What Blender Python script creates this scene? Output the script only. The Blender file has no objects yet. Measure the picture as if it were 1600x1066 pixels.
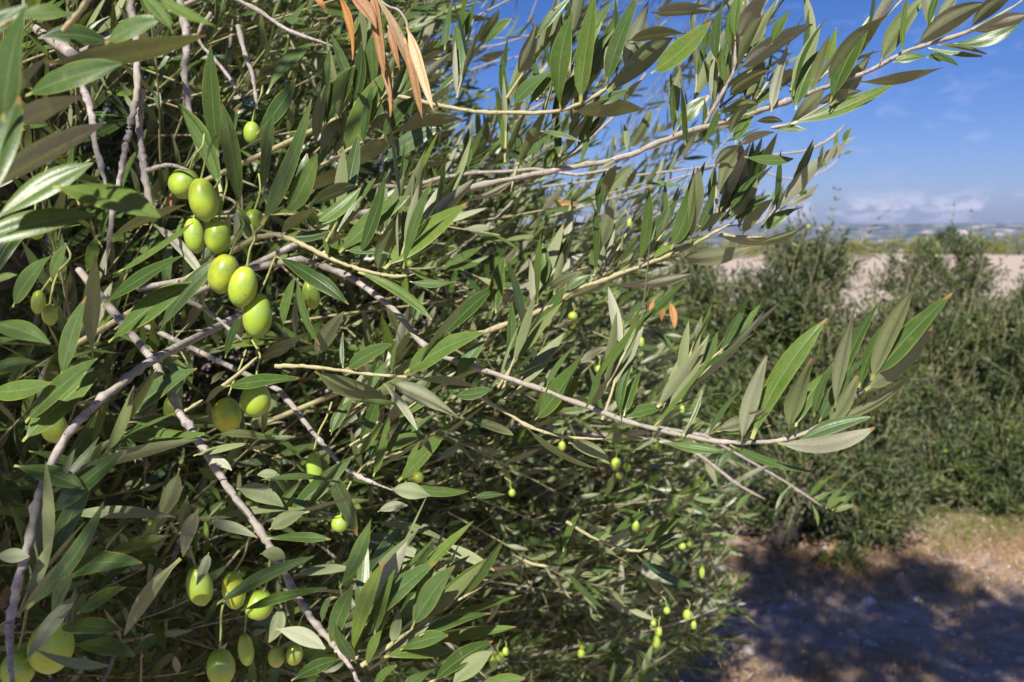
import bpy, math, numpy as np
from mathutils import Vector, Matrix
R = math.radians
rng = np.random.default_rng(11)
sc = bpy.context.scene
COL = sc.collection

SUN = np.array((-0.23, -0.68, 0.69)); SUN = SUN / np.linalg.norm(SUN)
# ------------------------------------------------------------------ camera
FPX = 1244.4
PITCH = R(7.65)
CAMZ = 1.6
cam_d = bpy.data.cameras.new('camera'); cam = bpy.data.objects.new('camera', cam_d); COL.objects.link(cam)
cam_d.sensor_width = 36; cam_d.lens = 28
cam.location = (0, 0, CAMZ); cam.rotation_euler = (R(90) - PITCH, 0, 0)
cam_d.clip_start = 0.02; cam_d.clip_end = 30000
cam_d.dof.use_dof = True; cam_d.dof.focus_distance = 0.46; cam_d.dof.aperture_fstop = 12.5
cam_d.dof.aperture_blades = 7
sc.camera = cam
CX = np.array((1., 0, 0)); CY = np.array((0, math.sin(PITCH), math.cos(PITCH))); CF = np.array((0, math.cos(PITCH), -math.sin(PITCH)))
C0 = np.array((0, 0, CAMZ))

def P(px, py, d):
    """point seen at photo pixel (1600 wide) at depth d"""
    return C0 + CF * d + CX * ((px - 800) / FPX * d) + CY * (-(py - 533) / FPX * d)

def proj(p):
    q = np.asarray(p) - C0
    d = q @ CF
    dd = np.where(np.abs(d) < 1e-6, 1e-6, d)
    return 800 + q @ CX / dd * FPX, 533 - q @ CY / dd * FPX, d

def G(px, py, z=0.0):
    r = P(px, py, 1.0) - C0
    return C0 + r * ((z - CAMZ) / r[2])

def nrm(v):
    v = np.asarray(v, float)
    return v / np.maximum(np.linalg.norm(v, axis=-1, keepdims=True), 1e-9)

# ------------------------------------------------------------------ materials
def mat(name):
    m = bpy.data.materials.new(name); m.use_nodes = True
    nt = m.node_tree; nt.nodes.clear()
    return m, nt, nt.nodes.new('ShaderNodeOutputMaterial')

def N(nt, t, **kw):
    n = nt.nodes.new(t)
    for k, v in kw.items():
        if k in n.inputs.keys(): n.inputs[k].default_value = v
        else: setattr(n, k, v)
    return n

def ramp(nt, fac, stops):
    n = nt.nodes.new('ShaderNodeValToRGB'); e = n.color_ramp.elements
    while len(e) < len(stops): e.new(0.5)
    for i, (p, c) in enumerate(stops):
        e[i].position = p; e[i].color = (*c, 1) if len(c) == 3 else c
    nt.links.new(fac, n.inputs[0]); return n

def mixc(nt, fac, a, b, blend='MIX'):
    n = nt.nodes.new('ShaderNodeMix'); n.data_type = 'RGBA'; n.blend_type = blend
    for s, v in ((0, fac), (6, a), (7, b)):
        if hasattr(v, 'is_output'): nt.links.new(v, n.inputs[s])
        elif isinstance(v, (int, float)): n.inputs[s].default_value = v
        else: n.inputs[s].default_value = (*v, 1)
    return n.outputs[2]

def math_(nt, op, a, b=None, clamp=False):
    n = nt.nodes.new('ShaderNodeMath'); n.operation = op; n.use_clamp = clamp
    for i, v in enumerate((a, b)):
        if v is None: continue
        if hasattr(v, 'is_output'): nt.links.new(v, n.inputs[i])
        else: n.inputs[i].default_value = v
    return n.outputs[0]

def leaf_material(name, up, low, vein=(0.22, 0.28, 0.12), edge=(0.24, 0.29, 0.05), petiole=(0.33, 0.34, 0.10), trans=0.17, rough=0.35, detail=True, odd=None):
    m, nt, out = mat(name); L = nt.links.new
    rn = N(nt, 'ShaderNodeAttribute', attribute_name='rnd').outputs['Fac']
    upc = ramp(nt, rn, [(i / (len(up) - 1), c) for i, c in enumerate(up)]).outputs[0]
    lowc = ramp(nt, rn, [(i / (len(low) - 1), c) for i, c in enumerate(low)]).outputs[0]
    hgt = None
    if detail:
        uv = N(nt, 'ShaderNodeUVMap', uv_map='UVMap'); sep = N(nt, 'ShaderNodeSeparateXYZ'); L(uv.outputs[0], sep.inputs[0])
        a = math_(nt, 'ABSOLUTE', math_(nt, 'SUBTRACT', sep.outputs[0], 0.5))
        rib = math_(nt, 'SUBTRACT', 1.0, math_(nt, 'DIVIDE', a, 0.035), clamp=True)
        rib = math_(nt, 'MULTIPLY', rib, 0.6)
        edg = math_(nt, 'MULTIPLY', math_(nt, 'SUBTRACT', a, 0.452), 26, clamp=True)
        pet = math_(nt, 'MULTIPLY', math_(nt, 'SUBTRACT', 0.085, sep.outputs[1]), 30, clamp=True)
        # tissue mottling
        comb = N(nt, 'ShaderNodeCombineXYZ'); L(math_(nt, 'MULTIPLY', sep.outputs[0], 1.0), comb.inputs[0]); L(math_(nt, 'MULTIPLY', sep.outputs[1], 5.0), comb.inputs[1]); L(math_(nt, 'MULTIPLY', rn, 37.0), comb.inputs[2])
        nz = N(nt, 'ShaderNodeTexNoise', Scale=9.0, Detail=4.0, Roughness=0.65); L(comb.outputs[0], nz.inputs['Vector'])
        nz2 = N(nt, 'ShaderNodeTexNoise', Scale=1.6, Detail=2.0); L(comb.outputs[0], nz2.inputs['Vector'])
        sp = N(nt, 'ShaderNodeTexVoronoi', Scale=22.0); L(comb.outputs[0], sp.inputs['Vector'])
        spots = math_(nt, 'LESS_THAN', sp.outputs['Distance'], 0.13)
        tint = ramp(nt, nz.outputs[0], [(0.3, (0.72, 0.75, 0.7)), (0.7, (1.22, 1.18, 1.15))]).outputs[0]
        tint2 = ramp(nt, nz2.outputs[0], [(0.3, (0.85, 0.95, 0.8)), (0.7, (1.18, 1.05, 1.2))]).outputs[0]
        upc = mixc(nt, 1.0, upc, tint, 'MULTIPLY'); upc = mixc(nt, 1.0, upc, tint2, 'MULTIPLY')
        lowc = mixc(nt, 0.7, lowc, tint, 'MULTIPLY')
        upc = mixc(nt, math_(nt, 'MULTIPLY', spots, 0.35), upc, (0.25, 0.3, 0.2))
        brn = math_(nt, 'MULTIPLY', math_(nt, 'SUBTRACT', nz2.outputs[0], 0.66), 9, clamp=True)
        upc = mixc(nt, math_(nt, 'MULTIPLY', brn, 0.45), upc, (0.20, 0.17, 0.045))
        tipm = math_(nt, 'MULTIPLY', math_(nt, 'SUBTRACT', math_(nt, 'ADD', sep.outputs[1], math_(nt, 'MULTIPLY', nz2.outputs[0], 0.16)), math_(nt, 'ADD', 0.985, math_(nt, 'MULTIPLY', math_(nt, 'FRACT', math_(nt, 'MULTIPLY', rn, 7.31)), 0.12))), 40, clamp=True)
        upc = mixc(nt, tipm, upc, (0.24, 0.14, 0.05)); lowc = mixc(nt, tipm, lowc, (0.26, 0.16, 0.07))
        pk = N(nt, 'ShaderNodeTexVoronoi', Scale=5.5); L(comb.outputs[0], pk.inputs['Vector'])
        scar = math_(nt, 'MULTIPLY', math_(nt, 'SUBTRACT', 0.055, pk.outputs['Distance']), 60, clamp=True)
        upc = mixc(nt, math_(nt, 'MULTIPLY', scar, 0.7), upc, (0.15, 0.09, 0.03))
        upc = mixc(nt, rib, upc, vein); lowc = mixc(nt, math_(nt, 'MULTIPLY', rib, 0.9), lowc, (0.17, 0.18, 0.07))
        upc = mixc(nt, math_(nt, 'MULTIPLY', edg, 0.75), upc, edge); lowc = mixc(nt, math_(nt, 'MULTIPLY', edg, 0.8), lowc, edge)
        upc = mixc(nt, pet, upc, petiole); lowc = mixc(nt, pet, lowc, petiole)
        hgt = math_(nt, 'ADD', math_(nt, 'MULTIPLY', nz.outputs[0], 0.5), math_(nt, 'MULTIPLY', rib, -0.9))
    geo = N(nt, 'ShaderNodeNewGeometry')
    col = mixc(nt, geo.outputs['Backfacing'], upc, lowc)
    pb = N(nt, 'ShaderNodeBsdfPrincipled'); L(col, pb.inputs['Base Color'])
    rg = math_(nt, 'ADD', math_(nt, 'MULTIPLY', geo.outputs['Backfacing'], 0.3), rough); L(rg, pb.inputs['Roughness'])
    pb.inputs['Specular IOR Level'].default_value = 0.5
    if hgt is not None:
        bp = N(nt, 'ShaderNodeBump', Strength=0.35, Distance=0.0006); L(hgt, bp.inputs['Height']); L(bp.outputs[0], pb.inputs['Normal'])
    tr = N(nt, 'ShaderNodeBsdfTranslucent')
    tc = mixc(nt, 0.55, upc, (0.30, 0.36, 0.05)); L(tc, tr.inputs['Color'])
    mx = N(nt, 'ShaderNodeMixShader'); mx.inputs[0].default_value = trans
    L(pb.outputs[0], mx.inputs[1]); L(tr.outputs[0], mx.inputs[2]); L(mx.outputs[0], out.inputs['Surface'])
    return m

UP = [(0.030, 0.064, 0.016), (0.052, 0.100, 0.024), (0.070, 0.124, 0.030), (0.092, 0.152, 0.034), (0.056, 0.104, 0.042), (0.11, 0.170, 0.026)]
LOW = [(0.145, 0.18, 0.065), (0.215, 0.25, 0.13), (0.175, 0.21, 0.09), (0.36, 0.37, 0.28), (0.13, 0.17, 0.055)]
M_leaf = leaf_material('olive_leaf', UP, LOW)
M_far = leaf_material('olive_leaf_far', [(0.014, 0.028, 0.008), (0.030, 0.058, 0.014), (0.052, 0.088, 0.022), (0.105, 0.140, 0.024)],  # yellowest stop paints sunlit far leaves, darkest stops the shaded ones
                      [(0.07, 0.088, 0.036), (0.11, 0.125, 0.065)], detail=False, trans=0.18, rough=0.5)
M_dry = leaf_material('dry_leaf', [(0.40, 0.18, 0.05), (0.30, 0.17, 0.09), (0.54, 0.41, 0.25)], [(0.40, 0.20, 0.07), (0.33, 0.19, 0.10), (0.58, 0.46, 0.30)],
                      vein=(0.55, 0.42, 0.25), edge=(0.30, 0.11, 0.03), petiole=(0.45, 0.3, 0.15), trans=0.25, rough=0.6)
M_yel = leaf_material('shrub_leaf', [(0.15, 0.16, 0.03), (0.24, 0.23, 0.04), (0.10, 0.13, 0.035)], [(0.22, 0.22, 0.06), (0.2, 0.2, 0.06)], detail=False, trans=0.2)
M_dk = leaf_material('dark_shrub_leaf', [(0.04, 0.07, 0.02), (0.07, 0.10, 0.025)], [(0.08, 0.10, 0.04), (0.06, 0.08, 0.04)], detail=False, trans=0.15)
M_grassdry = leaf_material('straw', [(0.34, 0.22, 0.10), (0.42, 0.30, 0.15), (0.36, 0.20, 0.08)], [(0.34, 0.22, 0.10), (0.42, 0.30, 0.15)], detail=False, trans=0.2)
M_litter = leaf_material('fallen_leaves', [(0.30, 0.15, 0.07), (0.40, 0.22, 0.10), (0.22, 0.14, 0.09), (0.42, 0.33, 0.24)], [(0.40, 0.31, 0.22), (0.30, 0.2, 0.12)], detail=False, trans=0.1)

def bark(name, c1, c2, c3, scale=260, rough=0.8, bump=0.5):
    m, nt, out = mat(name); L = nt.links.new
    tc = N(nt, 'ShaderNodeTexCoord')
    nz = N(nt, 'ShaderNodeTexNoise', Scale=float(scale), Detail=5.0, Roughness=0.65); L(tc.outputs['Object'], nz.inputs['Vector'])
    n2 = N(nt, 'ShaderNodeTexNoise', Scale=scale / 9.0, Detail=3.0); L(tc.outputs['Object'], n2.inputs['Vector'])
    v = N(nt, 'ShaderNodeTexVoronoi', Scale=scale * 0.9); L(tc.outputs['Object'], v.inputs['Vector'])
    c = ramp(nt, nz.outputs[0], [(0.32, c1), (0.62, c2)]).outputs[0]
    c = mixc(nt, ramp(nt, n2.outputs[0], [(0.45, (0, 0, 0)), (0.62, (1, 1, 1))]).outputs[0], c, c3)
    c = mixc(nt, math_(nt, 'MULTIPLY', math_(nt, 'LESS_THAN', v.outputs['Distance'], 0.16), 0.7), c, tuple(x * 0.35 for x in c1))
    pb = N(nt, 'ShaderNodeBsdfPrincipled', Roughness=rough); L(c, pb.inputs['Base Color'])
    bp = N(nt, 'ShaderNodeBump', Strength=bump, Distance=0.12 / scale); L(nz.outputs[0], bp.inputs['Height']); L(bp.outputs[0], pb.inputs['Normal'])
    L(pb.outputs[0], out.inputs['Surface']); return m
M_bark = bark('olive_bark', (0.17, 0.145, 0.13), (0.40, 0.355, 0.33), (0.27, 0.245, 0.19))
M_twig = bark('young_twig', (0.24, 0.24, 0.10), (0.38, 0.36, 0.19), (0.34, 0.29, 0.17), scale=300)
M_trunk = bark('trunk_bark', (0.016, 0.012, 0.009), (0.07, 0.052, 0.04), (0.032, 0.025, 0.018), scale=30, bump=1.0)
M_stalk = bark('fruit_stalk', (0.22, 0.27, 0.06), (0.32, 0.35, 0.11), (0.3, 0.29, 0.13), scale=300)

def olive_mat():
    m, nt, out = mat('olive_skin'); L = nt.links.new
    tc = N(nt, 'ShaderNodeTexCoord'); oi = N(nt, 'ShaderNodeObjectInfo')
    v = N(nt, 'ShaderNodeTexVoronoi', Scale=750.0); L(tc.outputs['Object'], v.inputs['Vector'])
    nz = N(nt, 'ShaderNodeTexNoise', Scale=130.0, Detail=3.0); L(tc.outputs['Object'], nz.inputs['Vector'])
    base = ramp(nt, oi.outputs['Random'], [(0, (0.31, 0.44, 0.03)), (0.5, (0.41, 0.51, 0.03)), (1, (0.50, 0.55, 0.025))]).outputs[0]
    c = mixc(nt, ramp(nt, nz.outputs[0], [(0.40, (0, 0, 0)), (0.70, (1, 1, 1))]).outputs[0], base, (0.26, 0.38, 0.10))
    big = N(nt, 'ShaderNodeTexNoise', Scale=55.0, Detail=2.0); L(tc.outputs['Object'], big.inputs['Vector'])
    ofs = N(nt, 'ShaderNodeVectorMath', operation='ADD'); L(tc.outputs['Object'], ofs.inputs[0]); L(oi.outputs['Random'], ofs.inputs[1]); L(ofs.outputs[0], big.inputs['Vector'])
    c = mixc(nt, ramp(nt, big.outputs[0], [(0.42, (0, 0, 0)), (0.62, (0.5, .5, .5))]).outputs[0], c, (0.25, 0.38, 0.03))
    sv = N(nt, 'ShaderNodeTexVoronoi', Scale=170.0); L(ofs.outputs[0], sv.inputs['Vector'])
    c = mixc(nt, math_(nt, 'MULTIPLY', math_(nt, 'LESS_THAN', sv.outputs['Distance'], 0.10), 0.55), c, (0.16, 0.13, 0.05))
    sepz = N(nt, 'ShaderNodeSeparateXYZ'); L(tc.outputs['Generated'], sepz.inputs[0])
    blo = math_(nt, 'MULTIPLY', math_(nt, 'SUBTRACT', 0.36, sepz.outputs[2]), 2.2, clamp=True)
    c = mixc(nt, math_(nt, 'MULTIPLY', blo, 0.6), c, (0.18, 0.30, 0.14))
    c = mixc(nt, math_(nt, 'MULTIPLY', math_(nt, 'LESS_THAN', v.outputs['Distance'], 0.22), 0.45), c, (0.50, 0.58, 0.22))
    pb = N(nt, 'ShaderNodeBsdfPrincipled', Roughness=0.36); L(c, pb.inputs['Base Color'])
    pb.inputs['Subsurface Weight'].default_value = 0.12; pb.inputs['Subsurface Scale'].default_value = 0.002
    pb.inputs['Subsurface Radius'].default_value = (0.8, 1.0, 0.2)
    pb.inputs['Coat Weight'].default_value = 0.08; pb.inputs['Coat Roughness'].default_value = 0.3
    bp = N(nt, 'ShaderNodeBump', Strength=0.25, Distance=0.0008); L(nz.outputs[0], bp.inputs['Height']); L(bp.outputs[0], pb.inputs['Normal'])
    L(pb.outputs[0], out.inputs['Surface']); return m
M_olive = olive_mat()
m_, nt_, o_ = mat('dark_berry'); pb_ = N(nt_, 'ShaderNodeBsdfPrincipled', Roughness=0.35); pb_.inputs['Base Color'].default_value = (0.03, 0.012, 0.03, 1); nt_.links.new(pb_.outputs[0], o_.inputs['Surface']); M_berry = m_

# ------------------------------------------------------------------ mesh helpers
def make_mesh(name, V, F, m, parent=None, uv=None, rnd=None, smooth=True, origin=None):
    V = np.asarray(V, np.float32); F = np.asarray(F, np.int32)
    if origin is not None: V = V - np.asarray(origin, np.float32)
    me = bpy.data.meshes.new(name)
    k = F.shape[1]
    me.vertices.add(len(V)); me.vertices.foreach_set('co', V.ravel())
    me.loops.add(F.size); me.loops.foreach_set('vertex_index', F.ravel())
    me.polygons.add(len(F)); me.polygons.foreach_set('loop_start', np.arange(0, F.size, k, dtype=np.int32))
    me.update(calc_edges=True)
    if uv is not None:
        ul = me.uv_layers.new(name='UVMap'); ul.data.foreach_set('uv', np.asarray(uv, np.float32)[F.ravel()].ravel())
    if rnd is not None:
        at = me.attributes.new('rnd', 'FLOAT', 'POINT'); at.data.foreach_set('value', np.asarray(rnd, np.float32))
    if smooth: me.polygons.foreach_set('use_smooth', np.ones(len(F), bool))
    me.materials.append(m); me.validate()
    o = bpy.data.objects.new(name, me); COL.objects.link(o)
    if origin is not None: o.location = Vector([float(x) for x in origin])
    if parent is not None:
        o.parent = parent; bpy.context.view_layer.update if False else None
        pw = Vector((0, 0, 0)); q = parent
        while q is not None: pw += q.location; q = q.parent
        o.location = o.location - pw
    return o

def empty(name, loc, label, cat, group=None):
    o = bpy.data.objects.new(name, None); COL.objects.link(o); o.location = [float(x) for x in loc]
    o['label'] = label; o['category'] = cat
    if group: o['group'] = group
    o.empty_display_size = 0.2
    return o

def tag(o, label, cat, group=None, kind=None):
    o['label'] = label; o['category'] = cat
    if group: o['group'] = group
    if kind: o['kind'] = kind

def structure(o): o['kind'] = 'structure'

class Acc:
    def __init__(s): s.V = []; s.F = []; s.U = []; s.R = []; s.n = 0
    def add(s, V, F, U=None, Rn=None):
        s.V.append(V); s.F.append(np.asarray(F) + s.n); s.n += len(V)
        s.U.append(U if U is not None else np.zeros((len(V), 2))); s.R.append(Rn if Rn is not None else np.zeros(len(V)))
    def build(s, name, m, parent=None, origin=None, smooth=True):
        return make_mesh(name, np.vstack(s.V), np.vstack(s.F), m, parent, np.vstack(s.U), np.concatenate(s.R), smooth, origin)

def catmull(pts, n):
    pts = np.asarray(pts, float)
    p = np.vstack([2 * pts[0] - pts[1], pts, 2 * pts[-1] - pts[-2]])
    out = []
    for i in range(1, len(p) - 2):
        for t in np.linspace(0, 1, n, endpoint=False):
            a, b, c, d = p[i - 1], p[i], p[i + 1], p[i + 2]
            out.append(0.5 * ((2 * b) + (-a + c) * t + (2 * a - 5 * b + 4 * c - d) * t * t + (-a + 3 * b - 3 * c + d) * t ** 3))
    out.append(p[-2]); return np.array(out)

def tube(pts, rad, ns=8, knob=0.0, seed=0, cap=True):
    """pts (n,3) rad (n,)"""
    pts = np.asarray(pts, float); n = len(pts); rad = np.asarray(rad, float)
    T = nrm(np.gradient(pts, axis=0))
    ref = np.array((0.13, 0.2, 1.0)); U = nrm(np.cross(T, ref)); W = np.cross(T, U)
    th = np.linspace(0, 2 * math.pi, ns, endpoint=False)
    r_ = np.random.default_rng(seed + 5)
    rr = rad[:, None] * (1 + knob * r_.normal(size=(n, ns)) * 0.35 + knob * r_.normal(size=(n, 1)) * 0.6)
    V = pts[:, None, :] + rr[..., None] * (np.cos(th)[None, :, None] * U[:, None, :] + np.sin(th)[None, :, None] * W[:, None, :])
    V = V.reshape(-1, 3)
    i = np.arange(n - 1)[:, None] * ns; j = np.arange(ns)[None, :]; j2 = (j + 1) % ns
    F = np.stack([i + j, i + j2, i + ns + j2, i + ns + j], -1).reshape(-1, 4)
    if cap:
        V = np.vstack([V, pts[-1] + T[-1] * rad[-1] * 0.6]); k = len(V) - 1
        base = (n - 1) * ns
        F = np.vstack([F, [[base + a, base + (a + 1) % ns, k, k] for a in range(ns)]])
    return V, F

def fix_degenerate(F): return F

# hero leaf ---------------------------------------------------------------
def leaf_curve(base, tip, normal, W, off, rn, nl=14, nw=6, fold=0.12, curl=0.0, wav=0.0, shape=0.0, petiole=True):
    base, tip, off = map(np.asarray, (base, tip, off))
    t = np.linspace(0, 1, nl + 1)
    c = base + t[:, None] * (tip - base) + (4 * t * (1 - t))[:, None] * off
    T = nrm(np.gradient(c, axis=0))
    Nn = nrm(normal - (T @ normal)[:, None] * T)
    S = np.cross(Nn, T)
    L = np.linalg.norm(tip - base)
    tt = np.clip((t - 0.07) / 0.93, 0, 1)
    e = 0.80 + shape * 0.25
    prof = np.sin(math.pi * tt ** e) ** 0.80
    prof = np.where(tt > 0.9, prof * (1 - 0.35 * ((tt - 0.9) / 0.1)), prof)
    hw = 0.5 * W * prof
    hw = np.maximum(hw, np.where(t < 0.1, 0.018 * L * 0.8, 0.0006))
    hw[-1] = 0.0004
    s = np.linspace(-1, 1, nw + 1)
    tw = curl * (t - 0.3)
    ct, st = np.cos(tw)[:, None], np.sin(tw)[:, None]
    S2 = S * ct + Nn * st; N2 = Nn * ct - S * st
    z = (np.abs(s)[None, :] * fold - (np.abs(s)[None, :] ** 3) * fold * 0.7) * hw[:, None] * 2
    z = z + wav * W * np.sin(t[:, None] * 9 + rn * 20 + s[None, :] * 1.5) * np.abs(s)[None, :]
    V = c[:, None, :] + s[None, :, None] * hw[:, None, None] * S2[:, None, :] + z[..., None] * N2[:, None, :]
    i = np.arange(nl)[:, None] * (nw + 1); j = np.arange(nw)[None, :]
    F = np.stack([i + j, i + nw + 1 + j, i + nw + 2 + j, i + j + 1], -1).reshape(-1, 4)
    uv = np.stack(np.broadcast_arrays((s[None, :] + 1) / 2, t[:, None]), -1).reshape(-1, 2)
    return V.reshape(-1, 3), F, uv, np.full(V.shape[0] * V.shape[1], rn)

# batch leaves -------------------------------------------------------------
def leaf_batch(B, A, Nn, L, W, rn, nl=6, nw=2, curve=None, fold=0.18):
    n = len(B)
    t = np.linspace(0, 1, nl + 1); s = np.linspace(-1, 1, nw + 1)
    prof = np.sin(math.pi * np.clip((t - 0.05) / 0.95, 0, 1) ** 0.82) ** 0.85; prof = np.maximum(prof, 0.05); prof[-1] = 0.02
    x = np.repeat(t, nw + 1); y = (prof[:, None] * s[None, :]).ravel(); ay = np.abs(y)
    if curve is None: curve = rng.normal(0.0, 0.13, n)
    A = nrm(A); Nn = nrm(Nn - np.sum(Nn * A, -1, keepdims=True) * A); S = np.cross(Nn, A)
    z = curve[:, None] * (x * x)[None, :] * L[:, None] + fold * ay[None, :] * W[:, None] * 0.5
    V = B[:, None, :] + A[:, None, :] * (x[None, :] * L[:, None])[..., None] + S[:, None, :] * (y[None, :] * W[:, None] * 0.5)[..., None] + Nn[:, None, :] * z[..., None]
    nv = len(x)
    i = np.arange(nl)[:, None] * (nw + 1); j = np.arange(nw)[None, :]
    f = np.stack([i + j, i + nw + 1 + j, i + nw + 2 + j, i + j + 1], -1).reshape(-1, 4)
    F = (f[None] + (np.arange(n) * nv)[:, None, None]).reshape(-1, 4)
    uv = np.tile(np.stack([(np.tile(s, nl + 1) + 1) / 2, x], -1), (n, 1))
    return V.reshape(-1, 3), F, uv, np.repeat(rn, nv)

def frame(D):
    ref = np.where(np.abs(D[:, 2:3]) > 0.9, np.array([[1., 0, 0]]), np.array([[0., 0, 1]]))
    U = nrm(np.cross(D, ref)); return U, np.cross(D, U)

def shoots(P0, D, L, nn, ll, lw, up=0.25, ang=0.75, bend=0.12, rg=rng, tube_r=0.0012, jitter=0.18, nup=0.5, nrand=0.3):
    """leafy shoots -> leaf arrays and the twig centre lines"""
    n = len(P0); D = nrm(D); Bd = nrm(rg.normal(size=(n, 3)) + np.array((0, 0, 0.4)))
    U, W = frame(D); ph0 = rg.uniform(0, 6.28, n)
    Bs, As, Ns, Ls, Ws = [], [], [], [], []
    cen = []
    for k in range(nn):
        t = (k + 0.6) / nn
        pos = P0 + D * (L * t)[:, None] + Bd * (L * bend * t * t)[:, None]
        Dk = nrm(D + Bd * (2 * bend * t)); ph = ph0 + k * math.pi / 2 + rg.normal(0, 0.25, n)
        for sg in (0, math.pi):
            p = U * np.cos(ph + sg)[:, None] + W * np.sin(ph + sg)[:, None]
            a = ang * (1.15 - 0.5 * t) * rg.uniform(0.75, 1.3, n)
            A = Dk * np.cos(a)[:, None] + p * np.sin(a)[:, None] + rg.normal(0, jitter, (n, 3)); A[:, 2] += up
            A = nrm(A)
            Nn = Dk * np.sin(a)[:, None] - p * np.cos(a)[:, None]; Nn = Nn + np.array((0, 0, nup)) + rg.normal(0, nrand, (n, 3))
            keep = rg.uniform(size=n) < 0.9
            l = ll * rg.uniform(0.7, 1.2, n) * (0.65 + 1.2 * t * (1.25 - t))
            Bs.append(pos[keep]); As.append(A[keep]); Ns.append(Nn[keep]); Ls.append(l[keep]); Ws.append((l * lw * rg.uniform(0.75, 1.2, n))[keep])
    tt = np.linspace(-0.35, 1, 6)
    for t in tt: cen.append(P0 + D * (L * t)[:, None] + Bd * (L * bend * t * abs(t))[:, None])
    cen = np.stack(cen, 1)
    return [np.concatenate(x) for x in (Bs, As, Ns, Ls, Ws)], cen

def tubes_batch(cen, r0, r1, ns=4):
    n, m, _ = cen.shape
    T = nrm(np.gradient(cen, axis=1)); U = nrm(np.cross(T, np.array((0.1, 0.23, 1.0)))); W = np.cross(T, U)
    th = np.linspace(0, 2 * math.pi, ns, endpoint=False)
    rr = np.linspace(0, 1, m)[None, :] * (np.asarray(r1) - np.asarray(r0)).reshape(-1, 1) + np.asarray(r0).reshape(-1, 1)
    V = cen[:, :, None, :] + rr[..., None, None] * (np.cos(th)[:, None] * U[:, :, None, :] + np.sin(th)[:, None] * W[:, :, None, :])
    i = np.arange(m - 1)[:, None] * ns; j = np.arange(ns)[None, :]; j2 = (j + 1) % ns
    f = np.stack([i + j, i + j2, i + ns + j2, i + ns + j], -1).reshape(-1, 4)
    F = (f[None] + (np.arange(n) * m * ns)[:, None, None]).reshape(-1, 4)
    return V.reshape(-1, 3), F

def inpoly(x, y, poly):
    x = np.asarray(x); y = np.asarray(y); c = np.zeros(np.broadcast(x, y).shape, bool)
    for (x1, y1), (x2, y2) in zip(poly, poly[1:] + poly[:1]):
        hit = ((y1 > y) != (y2 > y)) & (x < (x2 - x1) * (y - y1) / ((y2 - y1) if y2 != y1 else 1e-9) + x1)
        c ^= hit
    return c

# ================================================================== NEAR OLIVE TREE
TB = np.array((-1.35, 1.75, 0.0))
tree = empty('olive_tree', TB, 'big near olive tree filling the left, pale twigs and ripening green olives', 'tree', 'olive trees of the grove')

# hero groups:  path px,py,depth ; widths px ; leaves "bx by tx ty w face [bend]"
HG = []
def H(path, w, leaves, young=0.5, d=None): HG.append((path, w, leaves, young))

H([(470, 405, .52), (540, 430, .50), (610, 480, .48), (670, 545, .46), (745, 575, .44), (850, 610, .42), (970, 655, .405), (1065, 680, .40), (1160, 692, .39), (1250, 680, .385), (1320, 635, .38), (1362, 592, .38)], (12, 7), """
1030 690 1135 705 16 u -3
1120 675 1205 665 26 u 2
1140 695 1280 738 13 u -8
972 655 1038 637 22 u 4
1023 668 1065 640 20 l 3
1060 690 1100 660 16 l 2
975 650 1007 570 20 u 4
915 635 950 590 20 l -4
1117 672 1200 637 24 l -5
852 610 905 535 9 u 6
912 645 945 556 10 u -3
928 605 1022 480 12 u 5
970 653 992 559 15 u 9
1022 667 1133 527 8 u -3
1066 680 1097 610 7 u -4
1105 683 1160 608 9 u 4
1280 660 1347 562 25 u 5
1305 612 1374 472 20 u 5
1342 606 1387 500 20 u 4
1243 667 1295 580 26 u 6
1175 686 1292 498 34 u 12
1158 693 1198 556 25 l 3
1272 652 1305 565 14 u 6
1232 675 1270 560 32 l 4
1292 670 1340 587 26 l -4
1305 637 1338 477 22 l 3
1365 590 1488 458 34 u 4
1285 662 1428 583 18 l -12
1362 595 1430 447 28 l 4
1352 610 1457 512 34 l -5
1245 690 1360 652 22 u 4
1215 692 1367 668 28 l -14
""")
H([(560, 335, .60), (625, 320, .59), (700, 305, .58), (770, 285, .56), (890, 262, .54), (975, 245, .53), (1055, 212, .52), (1150, 185, .50), (1240, 155, .48), (1300, 132, .465), (1355, 112, .45), (1425, 77, .44), (1512, 50, .43), (1575, 15, .425), (1620, -15, .42)], (13, 7), """
730 314 800 283 11 l -4
905 262 920 190 9 u -3
979 235 975 195 9 l 2
984 232 1018 170 24 l -4
935 265 978 240 11 l -2
1050 205 1047 115 9 u 3
1052 210 1063 107 16 l 3
1058 203 1110 148 26 u 4
1071 227 1063 125 10 u 3
1100 232 1101 155 9 u 2
1205 175 1232 72 18 l 3
1240 150 1292 28 7 u 9
1243 172 1285 75 28 u 6
1267 152 1297 55 18 l 3
1290 130 1383 25 34 l 5
1297 160 1357 38 32 u 5
1298 165 1365 78 26 l -5
1342 128 1475 105 18 l -6
1375 98 1445 -5 30 l 5
1410 85 1418 -10 10 u 3
1395 98 1450 88 18 u 3
1447 90 1497 103 18 u 6
1465 70 1542 85 8 l 3
1450 75 1535 88 7 u -2
1430 72 1540 5 34 l 5
1460 50 1500 -10 26 l 4
1450 45 1470 -20 12 u 2
1515 45 1590 -15 24 l 5
1490 68 1592 38 18 u -9
1515 48 1608 22 24 l -4
""")
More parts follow.
